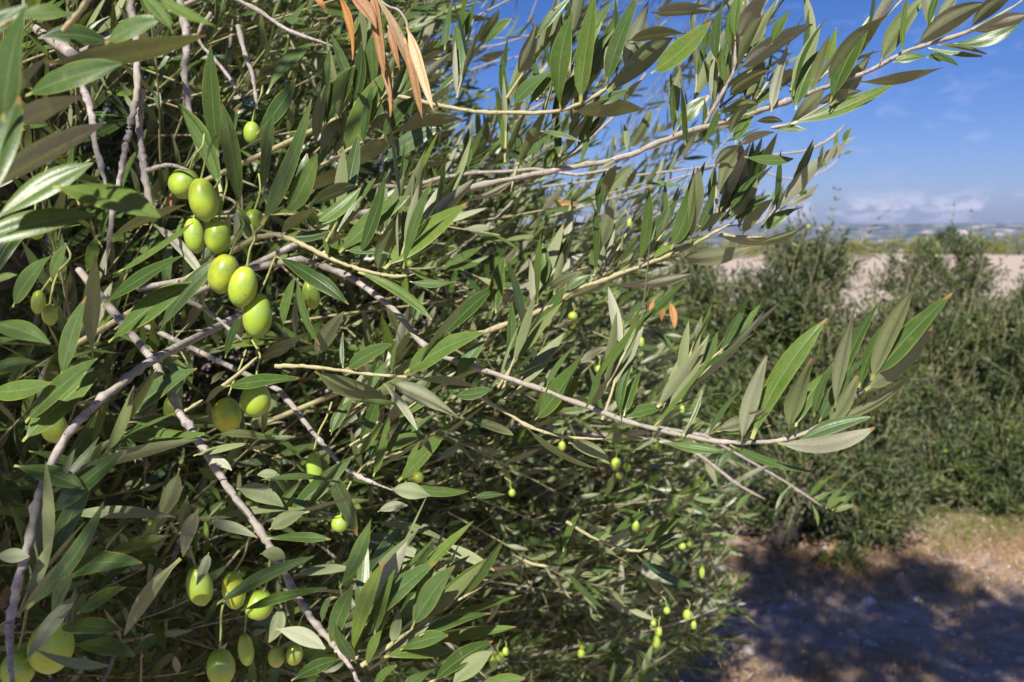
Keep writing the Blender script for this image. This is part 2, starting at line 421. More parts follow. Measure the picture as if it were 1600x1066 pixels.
H([(1102, 193, .49), (1132, 140, .48), (1147, 108, .475), (1149, 62, .47)], (8, 5), """
1133 132 1127 72 14 u -3
1120 98 1130 5 18 u 7
1149 62 1155 -10 24 u 3
1152 65 1205 -20 26 l 4
1143 85 1146 3 9 u 5
1205 70 1237 15 20 u 3
1152 110 1270 38 30 l 4
1137 153 1200 110 30 l 4
1122 178 1185 162 22 l 3
1149 224 1183 165 26 u 3
1141 212 1170 160 26 l 4
1101 225 1122 170 12 u -2
1155 228 1210 207 22 l 4
1156 226 1124 300 27 l 5
1115 262 1157 226 20 l 4
1163 245 1240 248 16 u -4
""")
H([(1205, 200, .48), (1240, 192, .475), (1270, 176, .47), (1296, 160, .465)], (6, 5), """
1180 190 1223 190 20 l 2
1211 202 1260 203 11 u 2
1275 165 1345 142 18 l 3
1232 195 1288 137 26 l -3
1235 193 1402 127 23 u -7
""")
H([(400, 371, .47), (435, 367, .465), (468, 380, .46), (512, 402, .455), (550, 417, .45), (590, 428, .445), (625, 432, .44), (648, 428, .44)], (10, 6), """
480 322 556 290 48 l 4
512 385 543 367 18 l 3
452 372 520 360 17 u -3
540 392 608 397 14 u 3
530 395 641 306 34 u 5
560 425 675 500 18 u 8
492 353 564 293 30 u -5
527 362 565 307 6 u 2
438 367 497 325 34 l 4
512 400 505 372 7 u 1
560 400 603 268 20 u -5
600 420 730 317 40 u 3
590 427 626 333 24 l 4
630 420 677 278 16 u 5
640 440 713 440 13 u -4
""", 0.9)
H([(345, 305, .52), (372, 322, .50), (385, 372, .49), (410, 352, .48)], (6, 5), """
379 233 450 200 8 l 2
350 240 372 170 20 u 3
341 245 330 70 27 u -3
345 300 270 155 30 u 14
375 325 347 160 28 u 3
411 300 425 180 16 u 2
400 210 463 122 24 u -4
417 147 492 66 18 u 9
415 265 427 178 18 u 3
409 351 487 155 27 u -6
445 337 495 240 36 u -4
470 330 480 240 22 u 3
393 378 370 322 20 u 3
383 381 252 512 24 u 12
240 351 325 447 17 l 7
432 401 545 476 24 u 5
465 430 500 540 12 u -8
440 518 461 433 14 u 4
408 558 478 520 24 l -3
495 560 538 487 30 l 5
352 560 377 493 14 u 3
408 570 440 545 18 l 2
""", 0.8)
H([(430, 572, .46), (480, 573, .455), (540, 580, .45), (600, 587, .445), (662, 590, .44)], (8, 6), """
492 580 606 623 36 l -8
540 578 612 538 28 u 3
536 575 536 520 7 u 2
550 628 630 632 8 u 2
632 583 755 520 36 u 6
590 573 598 533 7 u 2
612 583 620 533 7 u 2
715 590 760 530 30 u 4
652 583 742 455 10 l 5
650 593 752 608 14 l 5
708 618 768 608 18 u -3
607 598 720 655 28 l 4
600 600 652 672 12 l 3
""", 0.9)
H([(735, 612, .47), (770, 632, .47), (800, 650, .465), (830, 668, .46), (885, 683, .455), (942, 686, .45)], (8, 6), """
835 658 912 550 30 u -4
855 655 905 588 20 u -3
823 668 932 732 10 l -9
888 692 953 720 26 l 4
905 570 950 543 22 l 4
970 680 1017 677 10 l 2
941 687 1005 686 22 l 2
745 662 802 680 14 l 3
""", 0.9)
H([(245, 570, .44), (280, 643, .43), (300, 672, .425), (325, 713, .42), (358, 765, .415), (400, 819, .41), (425, 861, .405), (455, 914, .40), (475, 949, .395), (505, 989, .39), (540, 1031, .385), (572, 1085, .38)], (15, 13), """
190 655 308 576 32 u 5
200 660 330 662 18 u 3
187 674 320 678 24 u -7
335 680 430 686 13 l 5
302 712 390 693 11 l 2
325 715 362 735 16 l 3
279 736 247 812 28 l -4
102 805 275 808 20 l 6
293 775 287 842 18 l 2
310 796 286 870 24 l 4
326 817 402 840 18 l 4
328 813 469 796 12 l 8
409 750 543 759 11 u 9
369 764 443 792 30 l 7
416 842 517 843 15 u 3
420 828 476 800 24 l 3
406 866 446 872 22 l 4
282 873 194 993 25 l 8
326 863 307 914 16 l -2
339 944 490 870 22 u 6
377 954 511 919 15 u 3
458 900 552 889 15 l 5
437 947 420 1004 23 l -5
430 983 508 1014 27 l 5
""", 0.0)
H([(290, 642, .43), (317, 625, .425)], (6, 5), "352 602 322 632 34 l 3", 0.9)
H([(345, 606, .43), (375, 582, .43), (402, 558, .43)], (7, 6), "352 604 475 592 22 u 3\n330 600 352 580 10 l 2", 0.9)
H([(232, 566, .41), (175, 610, .395), (135, 646, .385), (100, 688, .38), (62, 770, .37), (45, 850, .355), (30, 900, .35), (18, 962, .345), (15, 1000, .34), (20, 1085, .33)], (16, 17), """
-20 612 80 598 38 u -5
40 660 153 560 28 u 5
35 690 160 576 44 u 4
45 705 133 735 12 u 4
22 728 132 765 30 u 5
146 735 160 690 14 u 2
78 806 198 704 34 u 5
74 902 222 880 34 u 10
80 960 116 896 34 u 4
120 960 197 918 30 u 4
113 1007 210 1025 24 u 5
90 980 190 985 28 u 4
42 951 162 785 26 u -12
40 1035 122 928 26 l 5
56 1015 172 1040 14 l -7
-10 870 46 870 24 l 2
95 590 135 463 26 u 3
145 560 150 400 24 l 3
170 535 300 440 34 u 5
155 480 285 400 20 u 4
170 375 290 320 16 l 5
185 425 302 348 9 u -4
80 440 104 382 24 u 3
20 480 80 400 34 u 5
-15 440 60 330 40 u 8
""", 0.0)
H([(-40, 318, .27), (-10, 300, .27)], (6, 5), """
-60 390 150 335 42 u 10
83 292 250 340 46 u 6
-10 345 145 255 36 u 5
-45 312 162 193 34 l 6
""", 0.9)
H([(100, 48, .27), (125, 18, .265), (150, -20, .26)], (11, 10), """
40 150 190 100 36 u 5
60 60 168 66 30 u 8
165 68 258 28 38 u 5
270 52 222 -8 36 u 4
245 -8 338 42 20 u -5
25 195 127 152 38 l 5
70 98 322 55 38 l -7
110 20 20 28 34 u 3
""", 1.0)
H([(-30, 60, .22), (20, 30, .215)], (8, 8), """
5 190 40 10 60 u 5
-35 205 76 88 26 l 3
-20 330 30 150 60 u 5
-30 60 42 8 30 u 2
""", 1.0)
H([(-30, 520, .30), (-5, 512, .30)], (5, 5), "-20 505 78 538 30 u 6\n-20 445 26 430 22 u 3\n-25 590 60 565 46 u 6")
H([(480, 265, .58), (520, 250, .57), (560, 225, .56), (600, 215, .555)], (8, 6), """
545 65 565 30 18 u 3
585 140 583 50 22 u 3
507 200 515 78 13 u 2
508 200 555 102 28 u 4
553 165 565 63 22 u -4
528 188 554 103 26 l 4
495 225 508 133 17 l 3
500 240 532 185 26 l 4
497 265 512 225 14 u 2
585 185 628 142 12 u 2
597 215 650 150 25 u 4
540 243 607 108 36 u 5
567 230 585 128 12 u 3
612 208 722 186 20 l 6
600 252 690 200 28 u 5
627 245 705 250 17 l -6
540 267 622 214 34 l 5
480 300 560 262 30 l 5
""", 0.8)
H([(640, 102, .80), (700, 90, .80), (725, 75, .79), (740, 30, .79)], (7, 4), """
660 102 692 80 26 l 3
695 78 708 -5 11 u 2
718 78 728 -5 12 u 2
722 70 745 0 14 u 2
745 67 780 15 22 l -3
750 75 782 35 18 u 3
755 72 800 30 18 u 4
692 98 755 82 21 l 5
745 92 797 77 15 l -4
""", 0.9)
H([(605, 150, .56), (635, 153, .555), (677, 163, .55), (750, 175, .545), (800, 176, .54), (862, 175, .53), (907, 162, .525), (945, 140, .52), (965, 118, .52)], (8, 7), """
800 165 862 112 26 u 4
837 60 893 -5 14 u 3
807 120 838 37 26 l -5
825 168 890 92 18 u 5
878 155 907 110 20 u 3
925 55 960 0 16 u 4
975 160 1003 125 26 l 3
980 65 1067 53 20 l 6
1018 20 1117 17 22 l 3
930 160 982 140 16 u -2
963 120 961 -5 11 u 2
947 132 997 -8 24 u 4
910 140 955 48 30 u 10
907 160 931 -10 32 u 3
876 172 895 19 29 u 10
972 112 1015 -3 34 l -4
1017 115 1112 33 34 u -4
950 143 1053 59 37 l 3
895 175 1012 173 36 l 4
845 205 907 221 8 u 2
""", 0.7)
H([(845, 200, .62), (812, 250, .62), (798, 300, .62)], (5, 4), """
813 247 850 187 23 l 3
808 255 867 210 12 u 2
850 265 877 222 18 u 3
862 268 890 225 18 u 3
793 265 772 135 12 u 6
760 225 768 190 17 l 3
732 265 732 200 14 u 2
787 125 793 60 7 u 1
820 290 850 270 14 l 2
""", 0.7)
H([(740, 525, .62), (800, 503, .61), (858, 480, .60), (900, 452, .59), (937, 440, .585), (998, 417, .58), (1050, 397, .57), (1083, 382, .565), (1122, 360, .56), (1145, 348, .56)], (9, 6), """
882 457 925 430 15 u 4
855 455 910 425 14 l 4
848 450 848 380 18 u 4
840 475 845 367 9 u 2
815 530 886 443 17 u -4
685 533 778 445 26 u 4
775 490 787 398 25 u 4
930 427 932 327 10 u -2
935 340 945 267 14 u 2
943 320 963 258 22 l 4
934 395 955 314 22 l -3
948 445 1083 427 14 l -8
998 412 1014 295 17 u -5
1022 404 1053 382 15 u 3
1055 385 1095 353 16 u 4
1048 390 1085 258 29 u -8
1078 380 1090 262 22 l -3
1087 365 1117 285 14 u -5
1060 402 1175 386 27 l -7
1092 367 1135 333 25 l 5
1140 335 1192 267 18 u 4
1136 345 1182 277 28 l -5
""", 0.9)
H([(1125, 366, .56), (1160, 371, .56), (1192, 370, .56)], (5, 4), """
1145 347 1203 305 20 u 4
1160 367 1207 312 26 l 5
1180 300 1195 230 18 u 3
1195 362 1246 326 22 u 5
1122 368 1238 378 17 l -5
1190 378 1256 355 12 l -4
""", 0.9)
H([(1121, 345, .56), (1119, 300, .56), (1118, 262, .56)], (5, 4), """
1111 330 1116 262 10 u 2
1124 308 1150 262 26 l 4
1126 330 1142 300 16 u 3
""", 0.9)
H([(565, 1040, .37), (600, 1015, .37), (643, 984, .365)], (10, 8), """
503 972 517 934 12 u 3
515 1009 550 919 40 u 3
530 919 580 811 25 u -5
570 974 681 879 32 u 5
625 1016 700 993 22 u 4
655 994 767 959 21 u 6
572 1040 597 985 27 u 3
557 1036 522 972 25 u -4
550 1024 602 876 26 u 8
585 992 617 890 18 u 3
645 979 711 884 38 u 4
643 984 667 866 20 u -4
611 1006 622 949 18 l -3
600 1027 708 1019 26 u 5
455 1064 532 1030 25 u 4
580 1075 620 1040 26 u 3
""", 0.9)
H([(640, 1090, .36), (680, 1062, .36)], (7, 7), """
675 1068 770 1002 32 u 6
705 1072 769 1018 30 l 4
620 1085 680 1045 26 u 3
735 1085 820 1060 24 u 4
""", 0.9)
H([(437, 610, .50), (475, 658, .49), (505, 695, .485), (530, 723, .48), (562, 745, .475), (612, 766, .47)], (10, 7), """
517 680 550 625 25 u 4
495 705 558 838 24 u 6
550 720 600 650 12 u -4
593 710 665 682 25 u 6
633 757 655 690 12 u 2
622 752 707 655 22 u -4
583 745 608 650 14 u -3
645 762 733 768 22 u -4
610 765 672 775 27 l 3
683 720 720 698 12 l 2
738 778 788 773 10 u 2
590 800 637 790 16 l 4
440 745 402 742 16 l 3
""", 0.3)
H([(560, 840, .46), (600, 850, .46), (650, 860, .46)], (5, 5), """
582 816 708 851 13 l 9
605 884 700 884 23 l 3
587 849 662 874 22 l 6
670 848 773 892 18 l 5
""", 0.6)
H([(800, 868, .62), (835, 882, .62), (870, 885, .62)], (7, 5), """
875 884 907 865 30 l 3
883 890 945 952 10 u -4
905 900 937 900 14 l 2
920 900 963 888 16 u 4
""", 0.8)
H([(885, 815, .62), (930, 842, .62), (985, 860, .62), (1012, 858, .62)], (6, 5), """
880 862 905 802 12 u 4
920 850 950 830 20 u 3
948 852 985 835 24 l 3
955 840 1020 795 12 u 4
1003 858 1065 810 18 u 5
1020 858 1060 832 20 u 3
1025 860 1072 842 16 u 3
1000 866 1045 888 26 l 4
995 868 1088 918 12 u -7
""", 0.8)
# bare twigs of the upper left
H([(203, -10, .50), (208, 30, .50), (214, 100, .49), (214, 145, .485), (205, 188, .48), (197, 225, .48), (190, 262, .475), (180, 310, .47), (172, 360, .465), (165, 430, .46)], (15, 9), "", 0.0)
H([(222, 140, .49), (218, 190, .49), (222, 240, .485), (228, 280, .48), (240, 345, .48)], (13, 12), "", 0.0)
H([(120, 90, .55), (128, 130, .55), (143, 175, .545), (150, 230, .54), (168, 300, .53)], (15, 12), "", 0.0)
H([(278, -10, .60), (292, 60, .60), (288, 110, .59), (294, 160, .58), (310, 240, .57)], (14, 10), "", 0.0)
H([(372, 40, .65), (383, 85, .65), (395, 120, .65), (402, 170, .65)], (10, 7), "", 0.0)
H([(340, -15, .60), (400, 15, .60), (450, 47, .60), (520, 72, .59)], (9, 6), "470 60 500 50 10 l 2", 0.0)
H([(225, 268, .48), (262, 258, .48), (295, 266, .48)], (9, 6), "", 0.0)
H([(290, 468, .50), (330, 490, .50), (378, 532, .49)], (9, 7), "", 0.0)
H([(330, 20, .70), (310, 60, .70), (350, 110, .70), (375, 150, .70)], (8, 6), "", 0.0)
# twig that curls against the sky at the right
H([(1150, 255, .95), (1190, 268, .95), (1230, 279, .95), (1270, 275, .95), (1300, 258, .95), (1318, 235, .95)], (3.2, 2.5), """
1275 268 1302 245 9 u 2
1290 262 1310 222 9 l 2
1300 250 1322 226 10 l 2
1307 240 1309 205 6 u 2
1310 232 1340 213 5 u 2
1318 225 1332 200 9 u 3
1317 243 1333 236 4 u 1
1283 256 1286 226 5 u 1
""", 0.4)
H([(1170, 245, .95), (1215, 241, .95), (1260, 235, .95), (1298, 216, .95), (1322, 193, .95)], (3, 6), "", 0.0)
H([(1180, 350, .95), (1215, 330, .95), (1245, 310, .95), (1252, 285, .95)], (4, 3), """
1233 325 1272 303 11 l 3
1247 310 1279 288 11 l -2
1250 308 1262 278 10 u 2
1215 328 1240 292 11 u 3
1205 320 1218 292 8 u 2
1225 322 1240 284 6 u 2
""", 0.4)
# twigs reaching out over the ground
H([(1040, 690, 1.15), (1090, 710, 1.15), (1150, 755, 1.15), (1195, 780, 1.15)], (7, 4), """
1060 715 1080 680 14 u 3
1120 735 1150 700 10 u 3
1100 720 1120 760 10 l 2
1175 770 1150 800 9 u 3
""", 0.1)
H([(1100, 680, 1.2), (1205, 740, 1.2), (1250, 768, 1.2), (1285, 792, 1.2)], (5, 3.5), """
1262 778 1298 745 8 u 2
1268 782 1295 770 6 l 1
1235 760 1212 800 5 u 4
1275 785 1300 768 6 u 2
1300 798 1340 768 9 u 2
1295 795 1322 775 8 u 2
1270 790 1278 822 5 u 2
1305 800 1335 790 8 l 2
1290 795 1318 762 8 u 2
""", 0.3)

DRY = """
528 -8 551 94 11 o 10
487 -8 511 22 9 o 3
545 -12 588 45 22 b 4
580 -14 601 120 20 b 3
603 85 610 183 8 o 3
632 60 660 185 17 b 3
585 -8 646 132 15 p 4
636 43 677 172 19 p 3
595 100 612 160 10 b 2
606 40 625 110 14 b 2
"""

def parse(s):
    out = []
    for ln in s.strip().splitlines():
        a = ln.split()
        if len(a) >= 6: out.append((*map(float, a[:5]), a[5], float(a[6]) if len(a) > 6 else 0.0))
    return out

def hero_leaf_geo(bx, by, tx, ty, w, face, bend, d, i, dry=False):
    d = d - i * 0.0004
    L2 = math.hypot(tx - bx, ty - by) / FPX * d
    want = L2 * rng.uniform(1.0, 1.12)
    dz = math.sqrt(max(0, want * want - L2 * L2)) * rng.choice((-1, 1), p=(0.6, 0.4))
    b = P(bx, by, d); t = P(tx, ty, d + dz)
    ax = nrm(t - b); view = nrm(C0 - (b + t) / 2)
    vp = nrm(view - ax * (view @ ax)); side = nrm(np.cross(ax, vp))
    wreal = w / FPX * d
    W = min(max(wreal * 1.06, L2 * (0.17 if w > 8 else 0.10)), L2 * 0.42)
    if w >= 16: W = wreal * 0.95
    pale = face == 'l' and by > 690 and bx < 800      # undersides that face up into the sun
    cr = min(1.0, wreal / W); sr = math.sqrt(max(0, 1 - cr * cr))
    if not pale and cr > 0.80 and w >= 12:
        roll = rng.uniform(0.55, 0.85); cr, sr = math.cos(roll), math.sin(roll); W = min(wreal * 0.95 / cr, L2 * 0.34)
    s0 = 1 if face == 'u' else -1
    n1, n2 = vp * cr * s0 + side * sr, vp * cr * s0 - side * sr
    if pale: nu = n1 if n1 @ SUN < n2 @ SUN else n2
    else: nu = n1 if n1 @ SUN > n2 @ SUN else n2
    perp = nrm(np.cross(ax, -vp))
    if perp[2] < 0: perp = -perp
    off = perp * (bend / FPX * d)
    return b, t, nu, W, off

merged = Acc(); cand = []; nhero = 0
TOP = TB + np.array((0.25, -0.1, 1.0))
branch_of = []
for gi, (path, w, leaves, young) in enumerate(HG):
    pts = np.array([P(*p) for p in path]); ds = np.array([p[2] for p in path])
    n = 7; c = catmull(pts, n) if len(pts) > 2 else np.linspace(pts[0], pts[1], 8)
    dd = np.linalg.norm((c - C0), axis=1)
    rad = np.linspace(w[0], w[1], len(c)) / FPX * (c - C0) @ CF * 0.5 if False else np.linspace(w[0], w[1], len(c)) / FPX * ((c - C0) @ CF) * 0.5
    rr = np.random.default_rng(gi)
    # slightly crooked growth with swollen nodes
    Ltot = np.linalg.norm(np.diff(c, axis=0), axis=1).sum()
    if Ltot > 0.05: c[1:-1] += rr.normal(size=(len(c) - 2, 3)) * rad[1:-1, None] * 0.10
    node = rr.uniform(0.92, 1.22, len(c)); node = np.where(rr.uniform(size=len(c)) < 0.25, node * 1.25, node); rad = rad * node * 0.74
    tl = np.linspace(0, 1, len(rad)); rad = rad * (1 - 0.65 * np.clip((tl - 0.86) / 0.14, 0, 1))
    # carry the branch on into the crown towards the limbs, out of sight behind the leaves
    dirn = nrm(TOP - c[0]); back = [c[0] + (dirn * 0.55 + nrm(c[0] - c[1]) * 0.45) * s for s in (0.26, 0.13, 0.05)]
    long_ = Ltot > 0.10
    if long_:
        full = np.vstack([np.array(back), c]); rfull = np.concatenate([[rad[0] * 1.3, rad[0] * 1.2, rad[0] * 1.1], rad])
    else: full, rfull = c, rad
    V, F = tube(full, rfull, 9, knob=0.12, seed=gi)
    bo = make_mesh('branch', V, F, M_twig if young > 0.6 else M_bark, tree, origin=full[3 if long_ else 0])
    branch_of.append(bo)
    px, py = np.array([p[0] for p in path]), np.array([p[1] for p in path])
    for i, (bx, by, tx, ty, lw, face, bend) in enumerate(parse(leaves)):
        k = np.argmin((px - bx) ** 2 + (py - by) ** 2); d = ds[k]
        dist = math.sqrt((px[k] - bx) ** 2 + (py[k] - by) ** 2)
        geo = hero_leaf_geo(bx, by, tx, ty, lw, face, bend, d, i)
        area = math.hypot(tx - bx, ty - by) * lw * (1 if (tx > 0 and ty > 0 and bx < 1600) else 0.4)
        rn = float(rr.uniform(0, 1))
        vis = (min(bx, tx) > -60) and ty > -60
        g = leaf_curve(geo[0], geo[1], geo[2], geo[3], geo[4], rn, fold=rr.uniform(0.05, 0.3), curl=rr.normal(0, 0.35), wav=rr.uniform(0, 0.05), shape=rr.uniform(-0.6, 1.0))
        cand.append((area, gi, geo[0], g))
cand.sort(key=lambda c: -c[0])
for k, (a, gi, b0, g) in enumerate(cand):
    if k < 98: make_mesh('leaf', g[0], g[1], M_leaf, branch_of[gi], g[2], g[3], origin=b0)
    else: merged.add(*g)

# dry leaves hanging from a dead twig
pts = catmull([P(583, -40, .50), P(590, -5, .50), P(606, 10, .50), P(622, 16, .50), P(634, 32, .50), P(638, 50, .50)], 6)
V, F = tube(pts, np.full(len(pts), 0.0009), 7, 0.15, 77)
drytwig = make_mesh('dead_twig', V, F, M_bark, tree, origin=pts[0])
for i, (bx, by, tx, ty, lw, face, bend) in enumerate(parse(DRY)):
    geo = hero_leaf_geo(bx, by, tx, ty, lw, 'u', bend, 0.50, i * 4)
    rn = {'o': 0.0, 'b': 0.42, 'p': 1.0}[face]
    g = leaf_curve(*geo[:5], rn, fold=0.85 if face == 'p' else 0.5, curl=rng.normal(0, 0.5), wav=0.05)
    o = make_mesh('dry_leaf', g[0], g[1], M_dry, drytwig, g[2], g[3], origin=geo[0])
for bx, by, tx, ty, lw in ((1022, 470, 1018, 492, 8), (1047, 472, 1054, 514, 11), (1040, 482, 1034, 502, 8), (268, 300, 264, 338, 9), (860, 318, 905, 322, 9)):
    d = 0.9 if bx > 600 else 0.5
    geo = hero_leaf_geo(bx, by, tx, ty, lw, 'u', 2, d, 0)
    g = leaf_curve(*geo[:5], 0.0, fold=0.4, curl=0.3)
    make_mesh('dry_leaf', g[0], g[1], M_dry, drytwig, g[2], g[3], origin=geo[0])

# olives -------------------------------------------------------------------
OL = """318 312 47 64 .470 -8
288 287 50 46 .490 25
340 370 42 50 .480 4
304 368 34 52 .495 -6
350 428 50 60 .475 18
380 448 46 62 .460 14
402 493 48 68 .470 4
394 208 28 34 .56 0
397 345 34 34 .53 0
486 460 28 44 .52 -10
400 625 50 52 .47 5
355 648 48 52 .475 0
492 735 27 56 .49 -6
531 818 28 26 .53 10
312 915 42 62 .44 -8
365 922 38 58 .46 -6
405 945 48 44 .47 20
80 1010 70 80 .36 6
28 1045 52 56 .36 0
345 1043 46 56 .44 -4
432 1026 28 32 .52 0
460 1022 28 34 .52 8
384 1015 26 50 .49 -5
270 638 30 42 .52 4
232 842 18 22 .75 0
236 822 16 16 .75 0
55 355 32 36 .44 0
60 472 22 36 .44 10
78 492 24 32 .45 0
85 668 40 46 .46 0
653 746 20 17 .72 0
800 770 12 12 1.0 0
993 822 13 18 1.0 0
1078 848 14 13 1.2 0
1066 853 13 12 1.2 0
1097 894 10 20 1.2 0
1074 961 15 17 1.2 0
1025 1003 15 19 1.2 0
1029 987 13 15 1.2 0
1042 954 12 11 1.2 0
1084 977 10 13 1.2 0
1021 974 10 10 1.2 0
908 1021 14 13 1.1 0
910 1008 13 13 1.1 0
962 724 17 17 1.0 0
980 730 13 14 1.0 0
968 743 13 12 1.0 0
878 697 13 15 1.0 0
1014 774 13 13 1.05 0
1028 698 13 11 1.1 0
935 577 12 12 .95 0
895 494 16 13 .90 0
984 350 10 16 1.0 0
780 1026 16 14 .85 0
771 1036 13 20 .85 0
790 1018 12 13 .85 0
983 578 12 12 .95 0
1066 640 9 13 1.1 0
640 412 12 12 .62 0
1002 535 10 16 1.1 0"""
def olive(px, py, w, h, d, tilt):
    if px > 640: d = min(d, 0.56 + (px - 250) / 850 * 0.5 - 0.03)
    tw = (w * 0.93 / FPX) * d; th = (h * 1.06 / FPX) * d
    c = P(px, py, d)
    nu, nv = (28, 22) if w > 20 else (14, 10)
    ph = np.linspace(0, math.pi, nv + 1); th_ = np.linspace(0, 2 * math.pi, nu, endpoint=False)
    r = np.sin(ph) * (1 + 0.05 * np.cos(ph) * -1)
    z = np.cos(ph)
    z = z - 0.05 * np.exp(-(ph / 0.22) ** 2) - 0.0 + (-0.05) * np.exp(-((math.pi - ph) / 0.13) ** 2)
    V = np.stack([r[:, None] * np.cos(th_) * tw / 2, r[:, None] * np.sin(th_) * tw / 2, np.broadcast_to((z * th / 2)[:, None], (nv + 1, nu))], -1)
    V *= (1 + 0.012 * np.sin(3 * th_ + px)[None, :, None])
    V = V.reshape(-1, 3)
    a = R(tilt); Rm = np.array([[math.cos(a), 0, math.sin(a)], [0, 1, 0], [-math.sin(a), 0, math.cos(a)]])
    i = np.arange(nv)[:, None] * nu; j = np.arange(nu)[None, :]; j2 = (j + 1) % nu
    F = np.stack([i + j, i + nu + j, i + nu + j2, i + j2], -1).reshape(-1, 4)
    V = V @ Rm.T
    o = make_mesh('olive', V + c, F, M_olive, tree, origin=c)
    top = c + Rm @ np.array((0, 0, th / 2 * 0.93))
    k = 0.5 + rng.uniform(); sl_ = 1.0 if w > 20 else 0.45
    e = top + sl_ * np.array((rng.normal(0, .004), 0.004, 0.012 + 0.006 * k)) + (np.array((0.004, .004, 0)) if w > 20 else 0)
    pts = catmull([top - Rm @ np.array((0, 0, .002)), (top + e) / 2 + rng.normal(0, .0012, 3), e, e + sl_ * np.array((rng.normal(0, .006), .008, .008))], 4)
    V2, F2 = tube(pts, np.full(len(pts), 0.0007), 6, 0.1)
    make_mesh('stalk', V2, F2, M_stalk, o, origin=top)
for ln in OL.splitlines(): olive(*map(float, ln.split()))
# two small dark shrivelled fruits
for (x, y) in ((857, 832), (865, 829)):
    c = P(x, y, .62); ico = []
    ph = np.linspace(0, math.pi, 9); th_ = np.linspace(0, 2 * math.pi, 12, endpoint=False)
    V = np.stack([np.sin(ph)[:, None] * np.cos(th_), np.sin(ph)[:, None] * np.sin(th_), np.broadcast_to(np.cos(ph)[:, None], (9, 12))], -1).reshape(-1, 3) * 0.0021
    i = np.arange(8)[:, None] * 12; j = np.arange(12)[None, :]
    F = np.stack([i + j, i + 12 + j, i + 12 + (j + 1) % 12, i + (j + 1) % 12], -1).reshape(-1, 4)
    make_mesh('shrivelled_olive', V * rng.uniform(0.85, 1.15, (len(V), 1)) + c, F, M_berry, tree, origin=c)

# crown fill ----------------------------------------------------------------
DENSE = [(-400, -300), (550, -300), (580, 150), (640, 320), (1000, 395), (1050, 430), (1085, 500), (1060, 600), (1120, 690), (1190, 740), (1180, 800), (1130, 850), (1150, 920), (1130, 1000), (1060, 1080), (1000, 1500), (-400, 1500)]
SPARSE = [(550, -300), (1150, -300), (1260, -40), (1240, 60), (1215, 240), (1235, 330), (1100, 395), (1000, 375), (640, 320), (580, 100)]
HOLE = [(950, 890), (1010, 880), (1025, 960), (1010, 1030), (960, 1020)]
HOLE2 = [(660, 60), (700, 30), (760, 60), (790, 130), (760, 250), (700, 290), (660, 200)]
def spa_(px, py): return inpoly(px, py, SPARSE)
def accept(p, rg, first):
    px, py, d = proj(p)
    infr = (d > 0.05) & (px > -70) & (px < 1670) & (py > -70) & (py < 1136)
    d0 = 0.56 + np.clip((px - 250) / 850, 0, 1) * np.where(spa_(px, py), 0.2, 0.5) + np.clip((py - 700) / 400, 0, 1) * 0.05
    u = rg.uniform(size=len(p)) if first else np.full(len(p), 0.0)
    dn = inpoly(px, py, DENSE); spa = inpoly(px, py, SPARSE)
    hole = inpoly(px, py, HOLE2)
    okf = (dn | (spa & (d > 0.72) & (u < np.where(hole, 0.015, 0.085))) | (spa & (not first) & (rg.uniform(size=len(p)) < 0.5))) & (d > d0)
    okf &= ~((d > d0 + 1.7))
    # thin out what lies deep inside, hidden
    c1 = np.array((-1.15, 1.55, 1.75)); e = (((p - c1) / np.array((1.75, 1.6, 1.45))) ** 2).sum(-1)
    c2 = np.array((-0.88, -0.15, 2.38)); e2 = (((p - c2) / np.array((0.46, 0.6, 0.5))) ** 2).sum(-1)  # second blob: unseen shoots added up behind the left, for shade
    camr = np.linalg.norm(p - C0, axis=1)
    nearview = (d > -0.1) & (np.abs(px - 800) < 1200) & (np.abs(py - 533) < 900) & (camr < 0.5)
    oko = (((e < 1) & (p[:, 1] > 0.25)) | (e2 < 1)) & (camr > 0.45) & ~nearview & (p[:, 2] > 0.15)
    oko &= ~((u > 0.45) & (e < 1) & (e2 > 1))
    oko &= ~((p[:, 0] > 0.35) & (p[:, 1] < 1.3)) & ~((p[:, 0] > -0.43) & (p[:, 1] < 0.75))
    if first:
        flag = np.zeros(len(p), bool)
        for yk in (0.35, 0.45, 0.6, 0.8, 1.0, 1.4, 1.9):
            kk = (p[:, 1] - yk) / SUN[1]; q = p - SUN * kk[:, None]; qx, qy, qd = proj(q)
            flag |= (kk > 0) & (qx > (250 if yk < 0.6 else 420 if yk < 0.9 else 520)) & (qx < 1350) & (qy > -120) & (qy < 1150) & (qd > 0)
        oko &= ~flag  # unseen shoots dropped where they would shade the sunlit branches
    return np.where(infr, okf, oko)

def sample_fill(n, L, rg, low=0.12):
    lo = np.array((-2.9, -0.7, 0.25)); hi = np.array((1.2, 3.2, 3.3))
    p = rg.uniform(lo, hi, (n, 3))
    ax = TB + np.array((0.1, -0.1, 0)); out = p - ax; out[:, 2] = (p[:, 2] - 1.0) * 0.45 + 0.15
    D = nrm(nrm(out) * 0.9 + np.where(spa_(*proj(p)[:2]), 1.0, 0.0)[:, None] * np.array((0.3, 0, 0.7)) + rg.normal(0, 0.42, (n, 3)) + np.array((0.15, 0, 0.05)))
    k = accept(p, rg, True) & accept(p + D * L[:, None], rg, False) & accept(p + D * L[:, None] * 0.5, rg, False)
    k &= ((p + D * L[:, None])[:, 2] > low)
    return p[k], D[k], L[k]
rf = np.random.default_rng(4)
n = 82000
p0, D0, L0 = sample_fill(n, rf.uniform(0.14, 0.30, n), rf)
print('fill shoots', len(p0))
